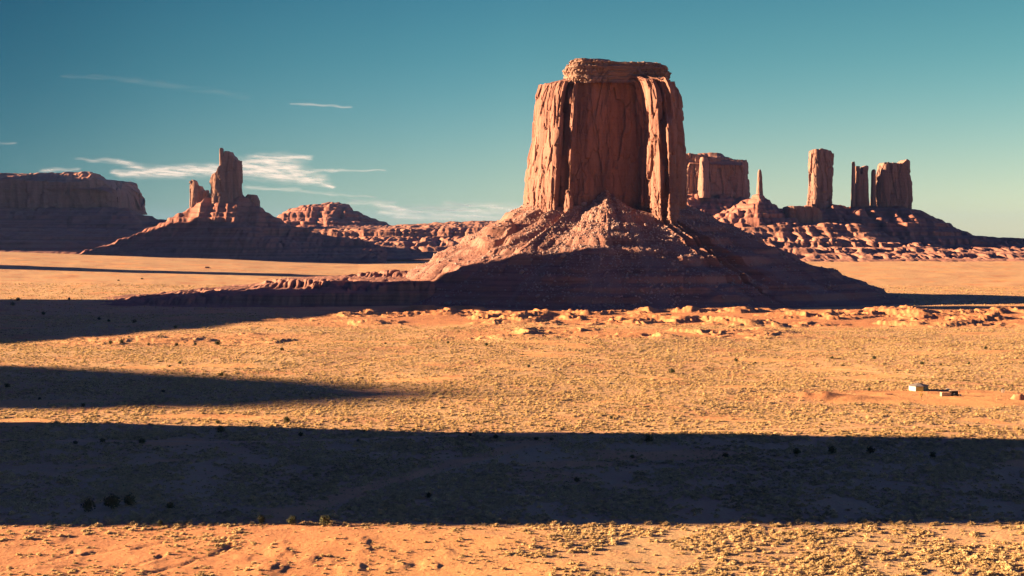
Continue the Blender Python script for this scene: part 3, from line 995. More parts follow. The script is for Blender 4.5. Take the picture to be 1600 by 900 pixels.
# ------------------------------------------------------------------ far left: tall spire butte, mesa, benches
def build_left_side():
    r = thing('butte', 'pointed butte with one tall jagged spire and a small pinnacle on a red scree cone', 'butte', (-880, 4700, 20))
    crest = [(120, 392), (150, 386), (200, 370), (235, 356), (262, 342), (290, 328), (315, 312), (332, 304), (380, 303), (402, 318), (420, 331), (445, 346), (475, 357), (510, 366), (560, 374), (600, 382)]
    up = [(x, y + (396 - y) * 0.45) for x, y in crest]
    foot = [(120, 396), (160, 391), (200, 393), (300, 400), (420, 400), (600, 402)]
    slope('talus_slope', M['far_talus'], r, 118, 605, [(4150, -5), (4260, foot), (4400, [(x, y + 12) for x, y in up]), (4560, up), (4660, crest), (4740, crest), (5100, 10)], 620, 300, 210, 0.6, 1.0, 0.7,
          ((60, 5, 9), (92, 6, 11), (125, 5, 9), (160, 5, 10)))
    tower('spire', M['far_cliff'], r, [(328, 290), (329.5, 280), (334, 273), (342, 269), (345, 262), (349.3, 258), (350.3, 246), (353, 245), (354, 237), (360, 237), (363, 243), (367, 245), (371, 251), (375, 251), (376.5, 252), (377.5, 270)],
          [(320, 312), (385, 312)], 4690, 46, 0.4, 3.5, 0.03, 5, 1.1, 1.1, 700, 200)
    tower('prong', M['far_cliff'], r, [(343.4, 236), (344.6, 231.5), (347.2, 231), (349.2, 233.5), (349.8, 240)], [(342, 275), (352, 275)], 4655, 11, 0.3, 3.0, 0.12, 6, 2.5, 0.4, 240, 120)
    tower('pinnacle', M['far_cliff'], r, [(297, 290), (299, 284), (302, 281), (306, 283), (309, 290), (314, 291), (317, 296), (321, 300), (324, 297), (328, 306)], [(294, 322), (330, 316)], 4700, 26, 0.3, 2.6, 0.06, 9, 1.0, 0.8, 260, 110)
    tower('shoulder', M['far_cliff'], r, [(383, 308), (388, 304), (400, 305), (404, 312), (405, 322)], [(380, 322), (408, 330)], 4715, 30, 0.1, 3, 0.05, 11, 0.8, 0.8, 200, 60)

    m = thing('mesa', 'long dark mesa with a sunlit rim, farthest to the left on the skyline', 'mesa', (-1800, 6100, 20))
    tower('cliff', M['far_cliff'], m, [(-420, 282), (-100, 284), (0, 285), (60, 284), (120, 287), (150, 288), (168, 286), (178, 281), (189, 284), (193, 292), (199, 299), (203, 312), (205, 326)],
          [(-420, 330), (0, 330), (210, 330)], 6150, 330, 0.0, 6.0, 0.02, 15, 0.42, 1.1, 900, 130)
    slope('caprock', M['bench'], m, -420, 176, [(5830, [(-420, 292), (176, 296)]), (5880, [(-420, 285), (130, 286), (150, 290), (176, 289)]), (5960, [(-420, 278), (60, 279), (140, 281), (170, 284)]),
          (6040, [(-420, 271), (40, 272), (65, 269), (150, 268), (162, 272), (176, 281)]), (6400, [(-420, 272), (60, 271), (150, 271), (176, 284)]), (6500, [(-420, 300), (176, 300)])], 460, 120, 230, 0.5, 1.4, 0.5, (), 1.2)
    ct = [(-420, 323), (0, 324), (100, 322), (180, 322), (206, 326), (215, 331), (232, 338), (250, 342), (275, 343), (300, 346)]
    slope('talus_slope', M['far_talus'], m, -420, 300, [(5350, [(-420, 362), (300, 362)]), (5450, [(-420, 357), (0, 357), (300, 357)]), (5600, [(x, y * 0.55 + 357 * 0.45) for x, y in ct]), (5790, ct), (5860, [(x, y - 2) for x, y in ct]), (6600, 30)], 480, 150, 240, 0.42, 1.3, 0.6,
          ((110, 5, 9), (140, 5, 9)))

    b = slope('plateau', M['bench'], None, -300, 330, [(4750, [(-300, 395), (330, 402)]), (4850, [(-300, 388), (100, 387), (330, 394)]), (5000, [(-300, 385), (330, 388)]), (5030, [(-300, 374), (330, 380)]), (5180, [(-300, 371), (330, 375)]), (5210, [(-300, 363), (330, 367)]),
          (5330, [(-300, 361), (330, 363)]), (5350, [(-300, 357), (330, 358)]), (5700, [(-300, 355), (330, 356)]), (6300, 20)], 460, 260, 260, 0.5, 0.8, 0.75, (), 0.7)
    b['kind'] = 'structure'

    d = thing('hill', 'rounded red layered hill sunlit on the skyline between the spire butte and the largest butte', 'hill', (-800, 7000, 60))
    cr = [(415, 350), (428, 341), (440, 333), (452, 327), (470, 321), (500, 317), (515, 315), (530, 316), (545, 319), (551, 325), (562, 331), (575, 338), (590, 342), (602, 346), (612, 351)]
    slope('strata', M['far_talus'], d, 405, 618, [(6400, [(405, 360), (618, 360)]), (6500, [(405, 354), (618, 354)]), (6560, [(x, y * 0.25 + 352 * 0.75) for x, y in cr]), (6640, [(x, y * 0.45 + 350 * 0.55) for x, y in cr]), (6680, [(x, y * 0.85 + 350 * .15) for x, y in cr]), (6780, cr), (6900, cr), (7400, 20)],
          420, 220, 270, 0.4, 1.2, 0.6, ((125, 8, 9), (160, 7, 10), (190, 6, 10)))

    top = [(380, 358), (430, 354), (500, 353), (560, 352), (610, 352), (650, 349), (700, 346), (760, 344), (900, 343)]
    e1 = [(380, 362), (500, 359), (600, 358), (700, 357), (760, 356), (900, 355)]
    e2 = [(380, 371), (560, 370), (700, 369), (900, 367)]
    e3 = [(380, 375), (560, 373), (700, 372), (900, 370)]
    e4 = [(380, 384), (560, 385), (640, 388), (700, 390), (900, 390)]
    b = slope('plateau', M['bench'], None, 380, 900, [(4500, [(380, 404), (900, 408)]), (4620, [(380, 396), (700, 398), (900, 400)]), (4800, e4), (4840, [(x, y - 4) for x, y in e4]), (5000, e3), (5180, e2), (5220, e1), (5600, [(x, (a + b_) / 2 + 2) for (x, a), b_ in zip(e1, np.interp([q[0] for q in e1], [q[0] for q in top], [q[1] for q in top]))]), (6300, top), (8200, 10)],
          700, 320, 280, 0.5, 1.0, 0.8, (), 0.8)
    b['kind'] = 'structure'


build_left_side()


# ------------------------------------------------------------------ far right: towers on a long ridge
def build_right_side():
    b = thing('butte', 'pale block butte half hidden behind the largest butte', 'butte', (720, 5600, 30))
    tower('cliff', M['far_cliff'], b, [(1040, 243), (1072, 243), (1090, 244), (1098, 246), (1110, 248), (1150, 251), (1164, 251), (1168, 256), (1170, 262)], [(1040, 306), (1172, 306)], 5600, 110, 0.32, 4.0, 0.03, 31, 0.5, 1.2, 500, 170)
    tower('buttress', M['far_cliff'], b, [(1092, 251), (1095, 246), (1104, 247), (1107, 252)], [(1085, 304), (1112, 304)], 5455, 34, 0.6, 3.0, 0.25, 33, 1.0, 0.9, 300, 150)
    slope('caprock', M['bench'], b, 1074, 1162, [(5480, [(1074, 256), (1162, 258)]), (5510, [(1074, 247), (1090, 245), (1162, 252)]), (5560, [(1074, 243), (1096, 240), (1102, 238), (1122, 238), (1145, 248), (1162, 251)]), (5640, [(1074, 243), (1096, 239), (1122, 239), (1145, 248), (1162, 252)]), (5690, [(1074, 262), (1162, 262)])], 200, 60, 310, 0.5, 0.4, 0.3)
    ct = [(1020, 300), (1072, 302), (1110, 300), (1140, 304), (1168, 306), (1190, 318), (1230, 340), (1260, 352)]
    slope('talus_slope', M['far_talus'], b, 1020, 1260, [(5100, [(1020, 372), (1260, 372)]), (5200, [(1020, 352), (1260, 360)]), (5350, [(x, y * .5 + 350 * .5) for x, y in ct]), (5480, ct), (5700, ct), (6000, 20)], 320, 160, 320, 0.5, 1.2, 0.6, ((120, 6, 9), (160, 6, 9)))

    h = thing('rock_needle', 'slender rock needle standing on a small cone hill, thinnest spire on the skyline', 'rock needle', (800, 5050, 30))
    tower('needle', M['far_cliff'], h, [(1183.4, 277), (1184.2, 269), (1186, 265), (1188.2, 265), (1189.6, 269), (1191, 278)], [(1180, 306), (1195, 306)], 5050, 9, 0.3, 3.0, 0.5, 35, 2.6, 0.75, 220, 150)
    cn = [(1085, 352), (1110, 338), (1135, 326), (1158, 314), (1175, 305), (1186, 300), (1194, 304), (1205, 313), (1215, 321), (1228, 328), (1245, 338)]
    slope('talus_slope', M['far_talus'], h, 1080, 1250, [(4680, [(1080, 372), (1250, 372)]), (4740, [(1080, 364), (1250, 362)]), (4830, [(x, y * .35 + 352 * .65) for x, y in cn]), (4860, [(x, y * .6 + 348 * .4) for x, y in cn]), (5020, cn), (5080, cn), (5400, 20)], 340, 200, 330, 0.55, 1.3, 0.8, ((110, 7, 8), (140, 6, 8)))

    r = thing('rock_ridge', 'long shaded ridge of red beds running out to the right below three rock towers', 'ridge', (1200, 5100, 20))
    cr = [(1195, 352), (1215, 345), (1235, 334), (1258, 321), (1300, 317), (1312, 319), (1322, 324), (1345, 321), (1400, 322), (1432, 327), (1442, 331), (1462, 340), (1485, 350), (1500, 358), (1520, 367), (1560, 371), (1600, 373), (1700, 378), (1850, 384)]
    dk = [(1195, 366), (1260, 360), (1330, 352), (1430, 352), (1500, 370), (1600, 385), (1850, 392)]
    ft = [(1195, 392), (1330, 388), (1430, 392), (1600, 398), (1850, 402)]
    slope('talus_slope', M['far_talus'], r, 1190, 1850, [(4560, [(1190, 404), (1850, 408)]), (4640, ft), (4760, [(x, y - 8) for x, y in ft]), (4900, dk), (4985, [(x, np.interp(x, [q[0] for q in cr], [q[1] for q in cr]) * .55 + y * .45) for x, y in dk]), (5120, cr), (5260, cr), (5700, 5)], 760, 300, 340, 0.55, 0.9, 0.7,
          ((60, 6, 9), (85, 6, 9), (110, 7, 9), (150, 6, 9)))
    tower('ledge', M['far_cliff'], r, [(1222, 340), (1226, 324), (1232, 322), (1252, 322), (1268, 323), (1278, 326), (1282, 334)], [(1218, 348), (1286, 352)], 4930, 42, 0.25, 4, 0.05, 37, 0.9, 0.9, 320, 70)

    t = thing('rock_tower', 'broad square topped rock tower, tallest of three standing on the right hand ridge', 'rock tower', (1030, 5090, 150))
    tower('cliff', M['far_cliff'], t, [(1263.5, 250), (1265.5, 236), (1272, 234), (1284, 233), (1292, 235), (1298, 236), (1299, 240)], [(1255, 330), (1308, 330)], 5110, 44, 0.4, 5.0, 0.17, 41, 0.75, 1.25, 520, 220)
    t = thing('rock_tower', 'narrow twin pronged rock tower between the square tower and the jagged wide butte', 'rock tower', (1160, 5170, 140))
    tower('cliff', M['far_cliff'], t, [(1332.5, 262), (1336, 260), (1341, 260), (1342, 273), (1345.3, 273), (1346.3, 261), (1351, 259), (1355, 259.5), (1356, 264)], [(1325, 332), (1362, 332)], 5170, 26, 0.3, 4.0, 0.14, 43, 1.4, 0.6, 640, 180)
    tower('prong', M['far_cliff'], t, [(1330.6, 258), (1331.8, 253), (1334.4, 252.5), (1335.6, 257)], [(1328, 330), (1338, 330)], 5140, 10, 0.3, 3.0, 0.5, 44, 2.5, 0.4, 240, 150)
    t = thing('butte', 'wide butte with a jagged notched top and a low front prong beside the twin tower', 'butte', (1280, 5210, 140))
    tower('cliff', M['far_cliff'], t, [(1366, 280), (1369, 276), (1371.5, 275), (1373.5, 259), (1376, 255), (1392, 255), (1402, 256), (1407, 255), (1411, 250.5), (1416, 250), (1421, 252), (1422, 256)], [(1352, 334), (1436, 334)], 5220, 58, 0.25, 5.0, 0.16, 47, 0.8, 1.3, 620, 200)

    tower('prong', M['far_cliff'], t, [(1361.3, 272), (1363, 266), (1365, 264.5), (1367.3, 266), (1368, 271)], [(1358, 330), (1371, 330)], 5175, 12, 0.3, 3.0, 0.45, 48, 2.5, 0.4, 240, 150)
    e1 = [(1130, 356), (1155, 356), (1170, 353), (1200, 352), (1300, 348), (1345, 350), (1400, 372), (1500, 386), (1850, 396)]
    e2 = [(1130, 372), (1300, 372), (1345, 373), (1440, 380), (1500, 390), (1850, 400)]
    b = slope('plateau', M['bench'], None, 1110, 1850, [(4150, [(1110, 414), (1850, 408)]), (4260, [(1110, 404), (1400, 402), (1850, 405)]), (4360, [(1110, 393), (1400, 394), (1600, 400), (1850, 404)]), (4400, [(1110, 386), (1420, 388), (1600, 398), (1850, 403)]), (4520, [(1110, 380), (1420, 383), (1600, 397), (1850, 402)]), (4545, e2), (4640, e2), (4700, [(x, (a + b_) / 2) for (x, a), b_ in zip(e1, np.interp([q[0] for q in e1], [q[0] for q in e2], [q[1] for q in e2]))]), (4740, e1), (4880, [(x, y - 1) for x, y in e1]), (5200, 10)],
              860, 330, 350, 0.55, 1.3, 0.9, (), 1.0)
    b['kind'] = 'structure'


build_right_side()

# ------------------------------------------------------------------ buttes beyond the left edge of the view (their shadows lie across the plain)
def side_butte(label, X0, prof, thick, seed, shift=0.0):
    c = sum(a for a, b in prof) / len(prof)
    off = -X0 * math.tan(R(SUN_BACK)) + shift
    t = thing('butte', label, 'butte', (X0, c + off, 0))
    tower('cliff', M['cliff'], t, [(u + off, h) for u, h in prof], X0, 0, thick, 0.0, 4.0, 0.0, seed, 0.6, 0.5, 420, 90, axis='Y', sink=6)
    return t


def unseen_buttes():
    side_butte('nearest side butte that throws the broad dark shadow across the foreground brush', -540, [(440, 0), (455, 40), (471, 80), (512, 150), (530, 178), (600, 182), (700, 180), (711, 176), (718, 150), (720, 0)], 60, 51)
    side_butte('tapering side butte that throws the wedge of shadow over the middle of the plain', -2600, [(660, 0), (771, 492), (797, 518), (869, 541), (925, 530), (963, 514), (1034, 474), (1100, 0)], 60, 53)
    side_butte('tall side butte that shades the front scree of the largest butte', -950, [(1170, 0), (1230, 100), (1417, 124), (1646, 150), (1770, 180), (1812, 216), (1850, 246), (1888, 305), (1918, 343), (1950, 343), (1970, 308), (1984, 250), (1990, 190), (1994, 150), (2002, 110), (2030, 80), (2062, 55), (2080, 0)], 60, 55)
    side_butte('thin far side butte that throws a narrow line of shadow on the far plain', -1260, [(2890, 0), (2915, 190), (2990, 200), (3015, 0)], 50, 57, -23)
    side_butte('large far mesa that shades the front of the spire butte', -2150, [(3880, 0), (3930, 380), (4200, 385), (4400, 388), (4470, 380), (4505, 350), (4530, 290), (4550, 180), (4575, 0)], 200, 59, -35)
    side_butte('farthest side mesa that shades the front of the long dark mesa', -2650, [(4660, 0), (4720, 430), (5000, 458), (5200, 468), (5900, 468), (5960, 0)], 200, 61, -60)


unseen_buttes()

# ------------------------------------------------------------------ scattered growth and stones
def lump_mesh(name, mat, seed, nu=11, nv=6, squash=0.75, jag=0.34, smooth=True, ball=False):
    th = np.linspace(0, 2 * np.pi, nu, endpoint=False)[None, :]
    lo = -0.5 * np.pi if ball else -0.12 * np.pi
    el = np.linspace(lo, 0.5 * np.pi * 0.93, nv)[:, None]
    x = np.cos(el) * np.cos(th); y = np.cos(el) * np.sin(th); z = np.sin(el) + 0 * th
    r = 1 + jag * n3(x * 1.9, y * 1.9, z * 1.9, seed) * 1.4 + jag * 0.8 * n3(x * 4.3, y * 4.3, z * 4.3, seed + 5)
    V = np.stack([x * r, y * r, z * r * squash], -1)
    Q = grid_quads(nv, nu, True)
    me = mesh_np(name, V, Q, mat, smooth)
    return me


def scatter_nodes(name, sources):
    ng = bpy.data.node_groups.new(name, 'GeometryNodeTree')
    ng.interface.new_socket('Geometry', in_out='INPUT', socket_type='NodeSocketGeometry')
    ng.interface.new_socket('Geometry', in_out='OUTPUT', socket_type='NodeSocketGeometry')
    n = ng.nodes
    gi = n.new('NodeGroupInput'); go = n.new('NodeGroupOutput')
    g2i = n.new('GeometryNodeGeometryToInstance')
    for s in reversed(sources):
        oi = n.new('GeometryNodeObjectInfo')
        oi.transform_space = 'ORIGINAL'
        oi.inputs['Object'].default_value = s
        ng.links.new(oi.outputs['Geometry'], g2i.inputs[0])
    m2p = n.new('GeometryNodeMeshToPoints')
    ng.links.new(gi.outputs[0], m2p.inputs['Mesh'])
    iop = n.new('GeometryNodeInstanceOnPoints')
    ng.links.new(m2p.outputs[0], iop.inputs['Points'])
    ng.links.new(g2i.outputs[0], iop.inputs['Instance'])
    iop.inputs['Pick Instance'].default_value = True

    def named(nm, t):
        a = n.new('GeometryNodeInputNamedAttribute')
        a.data_type = t
        a.inputs['Name'].default_value = nm
        return a.outputs['Attribute']
    ng.links.new(named('pick', 'INT'), iop.inputs['Instance Index'])
    ng.links.new(named('sc', 'FLOAT_VECTOR'), iop.inputs['Scale'])
    e2r = n.new('FunctionNodeEulerToRotation')
    ng.links.new(named('rot', 'FLOAT_VECTOR'), e2r.inputs[0])
    ng.links.new(e2r.outputs[0], iop.inputs['Rotation'])
    ng.links.new(iop.outputs[0], go.inputs[0])
    return ng


def scatter(name, P, S, ROT, pick, sources, mat):
    me = bpy.data.meshes.new(name)
    me.vertices.add(len(P)); me.vertices.foreach_set('co', np.ascontiguousarray(P, dtype=np.float32).ravel())
    a = me.attributes.new('pick', 'INT', 'POINT'); a.data.foreach_set('value', np.ascontiguousarray(pick, dtype=np.int32))
    a = me.attributes.new('sc', 'FLOAT_VECTOR', 'POINT'); a.data.foreach_set('vector', np.ascontiguousarray(S, dtype=np.float32).ravel())
    a = me.attributes.new('rot', 'FLOAT_VECTOR', 'POINT'); a.data.foreach_set('vector', np.ascontiguousarray(ROT, dtype=np.float32).ravel())
    me.materials.append(mat)
    o = obj(name, me)
    md = o.modifiers.new('scatter', 'NODES')
    md.node_group = scatter_nodes(name, sources)
    o['kind'] = 'stuff'
    return o


def sage_points():
    out = []
    for y0, y1, dens in ((385, 520, 0.52), (520, 720, 0.52), (720, 1000, 0.26), (1000, 1350, 0.16), (1350, 1750, 0.10), (1750, 2600, 0.025)):
        area = 0.5 * 1.0 * (y1 * y1 - y0 * y0)
        n = int(area * dens * 1.25)
        Y = np.sqrt(rng.random(n) * (y1 * y1 - y0 * y0) + y0 * y0)
        X = (rng.random(n) - 0.5) * 1.0 * Y
        b = bareness(X, Y)
        rd = road_dist(X, Y)
        clump = 0.58 + 0.95 * fbm2(X / 26, Y / 34, 3, 111) + 0.35 * fbm2(X / 140, Y / 90, 2, 113)
        if y0 > 700: clump = 0.35 + 0.65 * np.clip(clump, 0, 1.2)
        keep = rng.random(n) < np.clip(clump, 0.05, 1.2) / 1.2 * (1 - 0.965 * b) * sst(0.8, 1.2, rd)
        if y0 >= 1750: keep &= ((np.abs(X - MX) > 370) | (np.abs(Y - MY) > 330))
        out.append(np.stack([X[keep], Y[keep]], 1))
    P = np.concatenate(out)
    b = bareness(P[:, 0], P[:, 1])
    dist = np.hypot(P[:, 0], P[:, 1])
    s = rng.lognormal(-0.05, 0.42, len(P)) * 0.63 * (1 - 0.45 * b) * np.interp(dist, [400, 560, 900, 1600, 2600], [1.05, 0.95, 0.9, 1.0, 1.2])
    s = np.clip(s, 0.2, 1.7)
    Z = terrain(P[:, 0], P[:, 1])
    return np.stack([P[:, 0], P[:, 1], Z], 1), s


SP_, SS_ = sage_points()
_d = np.hypot(SP_[:, 0], SP_[:, 1])
sx_, sy_ = px(SP_[:, 0], SP_[:, 1], SP_[:, 2])
vis = (sx_ > 4) & (sx_ < 1596) & (sy_ < 897)
app = np.where(vis, SS_ / _d, 0)
order = np.argsort(-app)
big, rest = order[:300], order[300:]
def bush_mesh(seed):
    """a low dome of twigs: a rough core with small leafy sprays standing out of it"""
    g = np.random.default_rng(seed)
    me = lump_mesh('core', M['sage'], seed, 9, 5, 0.62, 0.4)
    V = np.empty(len(me.vertices) * 3, dtype=np.float32); me.vertices.foreach_get('co', V); V = V.reshape(-1, 3) * 0.8
    Q = np.empty(len(me.polygons) * 4, dtype=np.int32); me.polygons.foreach_get('vertices', Q); Q = Q.reshape(-1, 4)
    bpy.data.meshes.remove(me)
    vs = [V]; qs = [Q]; n = len(V)
    for k in range(64):
        a = g.uniform(0, 6.28); el = g.uniform(-0.05, 1.5)
        d = np.array([math.cos(a) * math.cos(el), math.sin(a) * math.cos(el), math.sin(el) * 0.8])
        p0 = d * g.uniform(0.45, 0.75); p1 = d * g.uniform(0.85, 1.22) + g.normal(size=3) * 0.08
        sd_ = np.cross(d, g.normal(size=3)); sd_ = sd_ / np.linalg.norm(sd_) * g.uniform(0.09, 0.17)
        vs.append(np.array([p0 - sd_ * .6, p0 + sd_ * .6, p1 + sd_, p1 - sd_])); qs.append(np.array([[n, n + 1, n + 2, n + 3]])); n += 4
    return mesh_np('sagebrush', np.concatenate(vs), np.concatenate(qs), M['sage'], False)


sage_me = [bush_mesh(200 + i) for i in range(5)]
sage_objs = []
for j, i in enumerate(big):
    o = bpy.data.objects.new('sagebrush', sage_me[j % 5])
    o.location = SP_[i]
    o.scale = (SS_[i] * random.uniform(.9, 1.25), SS_[i] * random.uniform(.9, 1.2), SS_[i] * random.uniform(.62, .85))
    o.rotation_euler = (0, 0, random.uniform(0, 6.28))
    COL.objects.link(o)
    tag(o, 'low straw coloured sagebrush clump on the sunlit sand nearest the viewer', 'shrub', 'sagebrush clumps in the sunlit foreground')
    sage_objs.append(o)
n_ = len(rest)
sc3 = SS_[rest][:, None] * (0.85 + 0.4 * rng.random((n_, 3))) * np.array([1, 1, 0.72])
scatter('sagebrush_cover', SP_[rest], sc3, np.stack([np.zeros(n_), np.zeros(n_), rng.random(n_) * 6.28], 1), rng.integers(0, 5, n_), sage_objs[:5], M['sage'])


def foliage_mesh(name, mat, r, h, z0, n, seed, leaf=0.22, cone=0.0):
    """leaf sized faces spread through an uneven crown"""
    g = np.random.default_rng(seed)
    V = []; Fc = []
    k = 0
    while k < n:
        d = g.normal(size=3); d /= np.linalg.norm(d)
        rad = g.random() ** 0.45
        lump = 1 + 0.70 * float(n3(d[0] * 1.7, d[1] * 1.7, d[2] * 1.7, seed)) + 0.2 * float(n3(d[0] * 4, d[1] * 4, d[2] * 4, seed + 3))
        p = d * rad * lump
        hz = (p[2] + 1) / 2
        w = (1 - cone) + cone * hz
        c = np.array([p[0] * r * w, p[1] * r * w, z0 + hz * h])
        if c[2] < z0 - 0.1: continue
        a = g.normal(size=3); a /= np.linalg.norm(a)
        b = np.cross(a, d); b /= (np.linalg.norm(b) + 1e-6)
        s = leaf * (0.6 + 0.8 * g.random())
        a = a * s; b = b * s * 0.7
        i = len(V)
        V += [c - a, c + b, c + a, c - b]
        Fc.append((i, i + 1, i + 2, i + 3))
        k += 1
    return mesh_np(name, np.array(V), np.array(Fc), mat, False)


def trunk_mesh(h, r, seed, spread=0.5, limbs=4):
    g = random.Random(seed)
    b = MB()
    b.tube((0, 0, -0.3), (g.uniform(-.1, .1), g.uniform(-.1, .1), h * .35), r, r * .75)
    for i in range(limbs):
        a = 2 * math.pi * i / limbs + g.uniform(-.4, .4)
        m_ = (math.cos(a) * spread * .5, math.sin(a) * spread * .5, h * .62)
        b.tube((0, 0, h * .3), m_, r * .6, r * .4, 5)
        b.tube(m_, (math.cos(a) * spread, math.sin(a) * spread, h * .95), r * .4, r * .12, 5)
    return b.mesh('trunk', M['bark'], True)


JUN = [(foliage_mesh('crown', M['juniper'], 1.0, 1.7, 0.12, 480, 300 + i, 0.15), trunk_mesh(1.5, .09, 310 + i)) for i in range(4)]


def copy_thing(name, label, cat, group, loc, rz, s, parts):
    t = thing(name, label, cat, loc, group)
    t.rotation_euler = (0, 0, rz)
    t.scale = s if isinstance(s, tuple) else (s, s, s)
    for pn, me in parts:
        o = bpy.data.objects.new(pn, me)
        COL.objects.link(o)
        o.parent = t
    return t


def junipers():
    # x, y of the foot, width, all in photo pixels
    shade = [(175, 795, 26, 'widest dark juniper of the close trio in the foreground shadow'), (138, 800, 20, 'darkest round juniper at the near end of the trio in the foreground shadow'),
             (202, 790, 18, 'smallest juniper of the close trio in the foreground shadow'), (266, 796, 13, 'lone black round juniper beside the trio in the foreground shadow'),
             (250, 822, 10, 'small yellow green bush at the near edge of the foreground shadow'), (1360, 709, 13, 'darkest tallest juniper of the row at the far edge of the foreground shadow'),
             (1300, 710, 13, 'round juniper at the middle of the row at the far edge of the foreground shadow'), (1245, 711, 11, 'faint grey juniper in the row at the far edge of the foreground shadow'),
             (1458, 716, 11, 'low juniper set apart at the end of the row in the foreground shadow'), (901, 753, 9, 'lone small juniper in the middle of the foreground shadow'),
             (670, 778, 9, 'lone upright juniper amid dense brush beside the dry wash'), (460, 812, 7, 'slim dark bush in the dry wash at the shadow edge'), (508, 821, 18, 'broad low bush in the dry wash at the shadow edge'),
             (408, 818, 13, 'dim round bush beside the mouth of the dry wash'), (455, 820, 14, 'wide grey green bush on the bank of the dry wash')]
    for x, y, w, lb in shade:
        X, Y, Z = gp(x, y)
        s = w / F * Y / 2.0
        me = JUN[random.randrange(4)]
        cr = me[0]
        copy_thing('juniper', lb, 'juniper', 'dark junipers scattered over the plain', (X, Y, Z - .05), random.uniform(0, 6), (s, s, s * random.uniform(.95, 1.2)), [('crown', cr), ('trunk', me[1])])
    edge = [(345, 677, 14), (160, 692, 9), (222, 693, 12), (118, 694, 8), (1014, 691, 14), (1134, 716, 10), (988, 716, 8), (735, 682, 7), (775, 686, 9), (838, 688, 8), (470, 682, 8), (862, 688, 7), (560, 690, 6)]
    for x, y, w in edge:
        X, Y, Z = gp(x, y)
        s = w / F * Y / 2.0
        me = JUN[random.randrange(4)]
        copy_thing('juniper', 'dark bush standing along the road where the foreground shadow begins', 'juniper', 'dark junipers scattered over the plain', (X, Y, Z - .05), random.uniform(0, 6), (s, s, s * random.uniform(.7, 1.0)), [('crown', me[0]), ('trunk', me[1])])
    lit = [(448, 660, 14), (340, 662, 8), (570, 675, 7), (646, 674, 8), (955, 655, 7), (1283, 675, 8), (1050, 584, 13), (826, 574, 7), (173, 538, 9), (190, 537, 9), (276, 541, 8), (305, 540, 7), (340, 540, 12), (232, 540, 6), (265, 574, 6), (281, 569, 8), (346, 588, 10),
           (255, 614, 8), (130, 636, 9), (62, 625, 7), (11, 606, 12), (274, 513, 8), (210, 505, 9), (170, 503, 6), (155, 500, 7), (68, 492, 8), (20, 478, 9), (28, 470, 8), (108, 469, 6), (1300, 561, 8), (1366, 562, 9), (1441, 571, 9), (1514, 570, 6), (1470, 571, 6), (1540, 546, 7), (483, 551, 6), (440, 548, 8), (602, 538, 5), (185, 440, 5), (222, 438, 6), (240, 429, 5), (272, 427, 5), (1150, 565, 9), (760, 541, 8), (700, 537, 6), (1180, 568, 5)]
    for x, y, w in lit:
        X, Y, Z = gp(x, y)
        s = 0.8 * w / F * Y / 2.0
        me = JUN[random.randrange(4)]
        lb = 'olive green bush dotted on the open plain behind the foreground shadow' if y > 490 else 'tiny dark bush on the far plain before the spire butte'
        if (x, y) == (1050, 584): lb = 'biggest round sunlit juniper alone on the open plain below the largest butte'
        if (x, y) == (448, 660): lb = 'plump sunlit juniper on the strip just beyond the foreground shadow'
        copy_thing('juniper', lb, 'juniper', 'dark junipers scattered over the plain', (X, Y, Z - .05), random.uniform(0, 6), (s, s, s * random.uniform(.8, 1.1)), [('crown', me[0]), ('trunk', me[1])])


junipers()

ROCKS = [lump_mesh('boulder', M['boulder'], 400 + i, 9, 7, 0.8, 0.42, False, True) for i in range(6)]


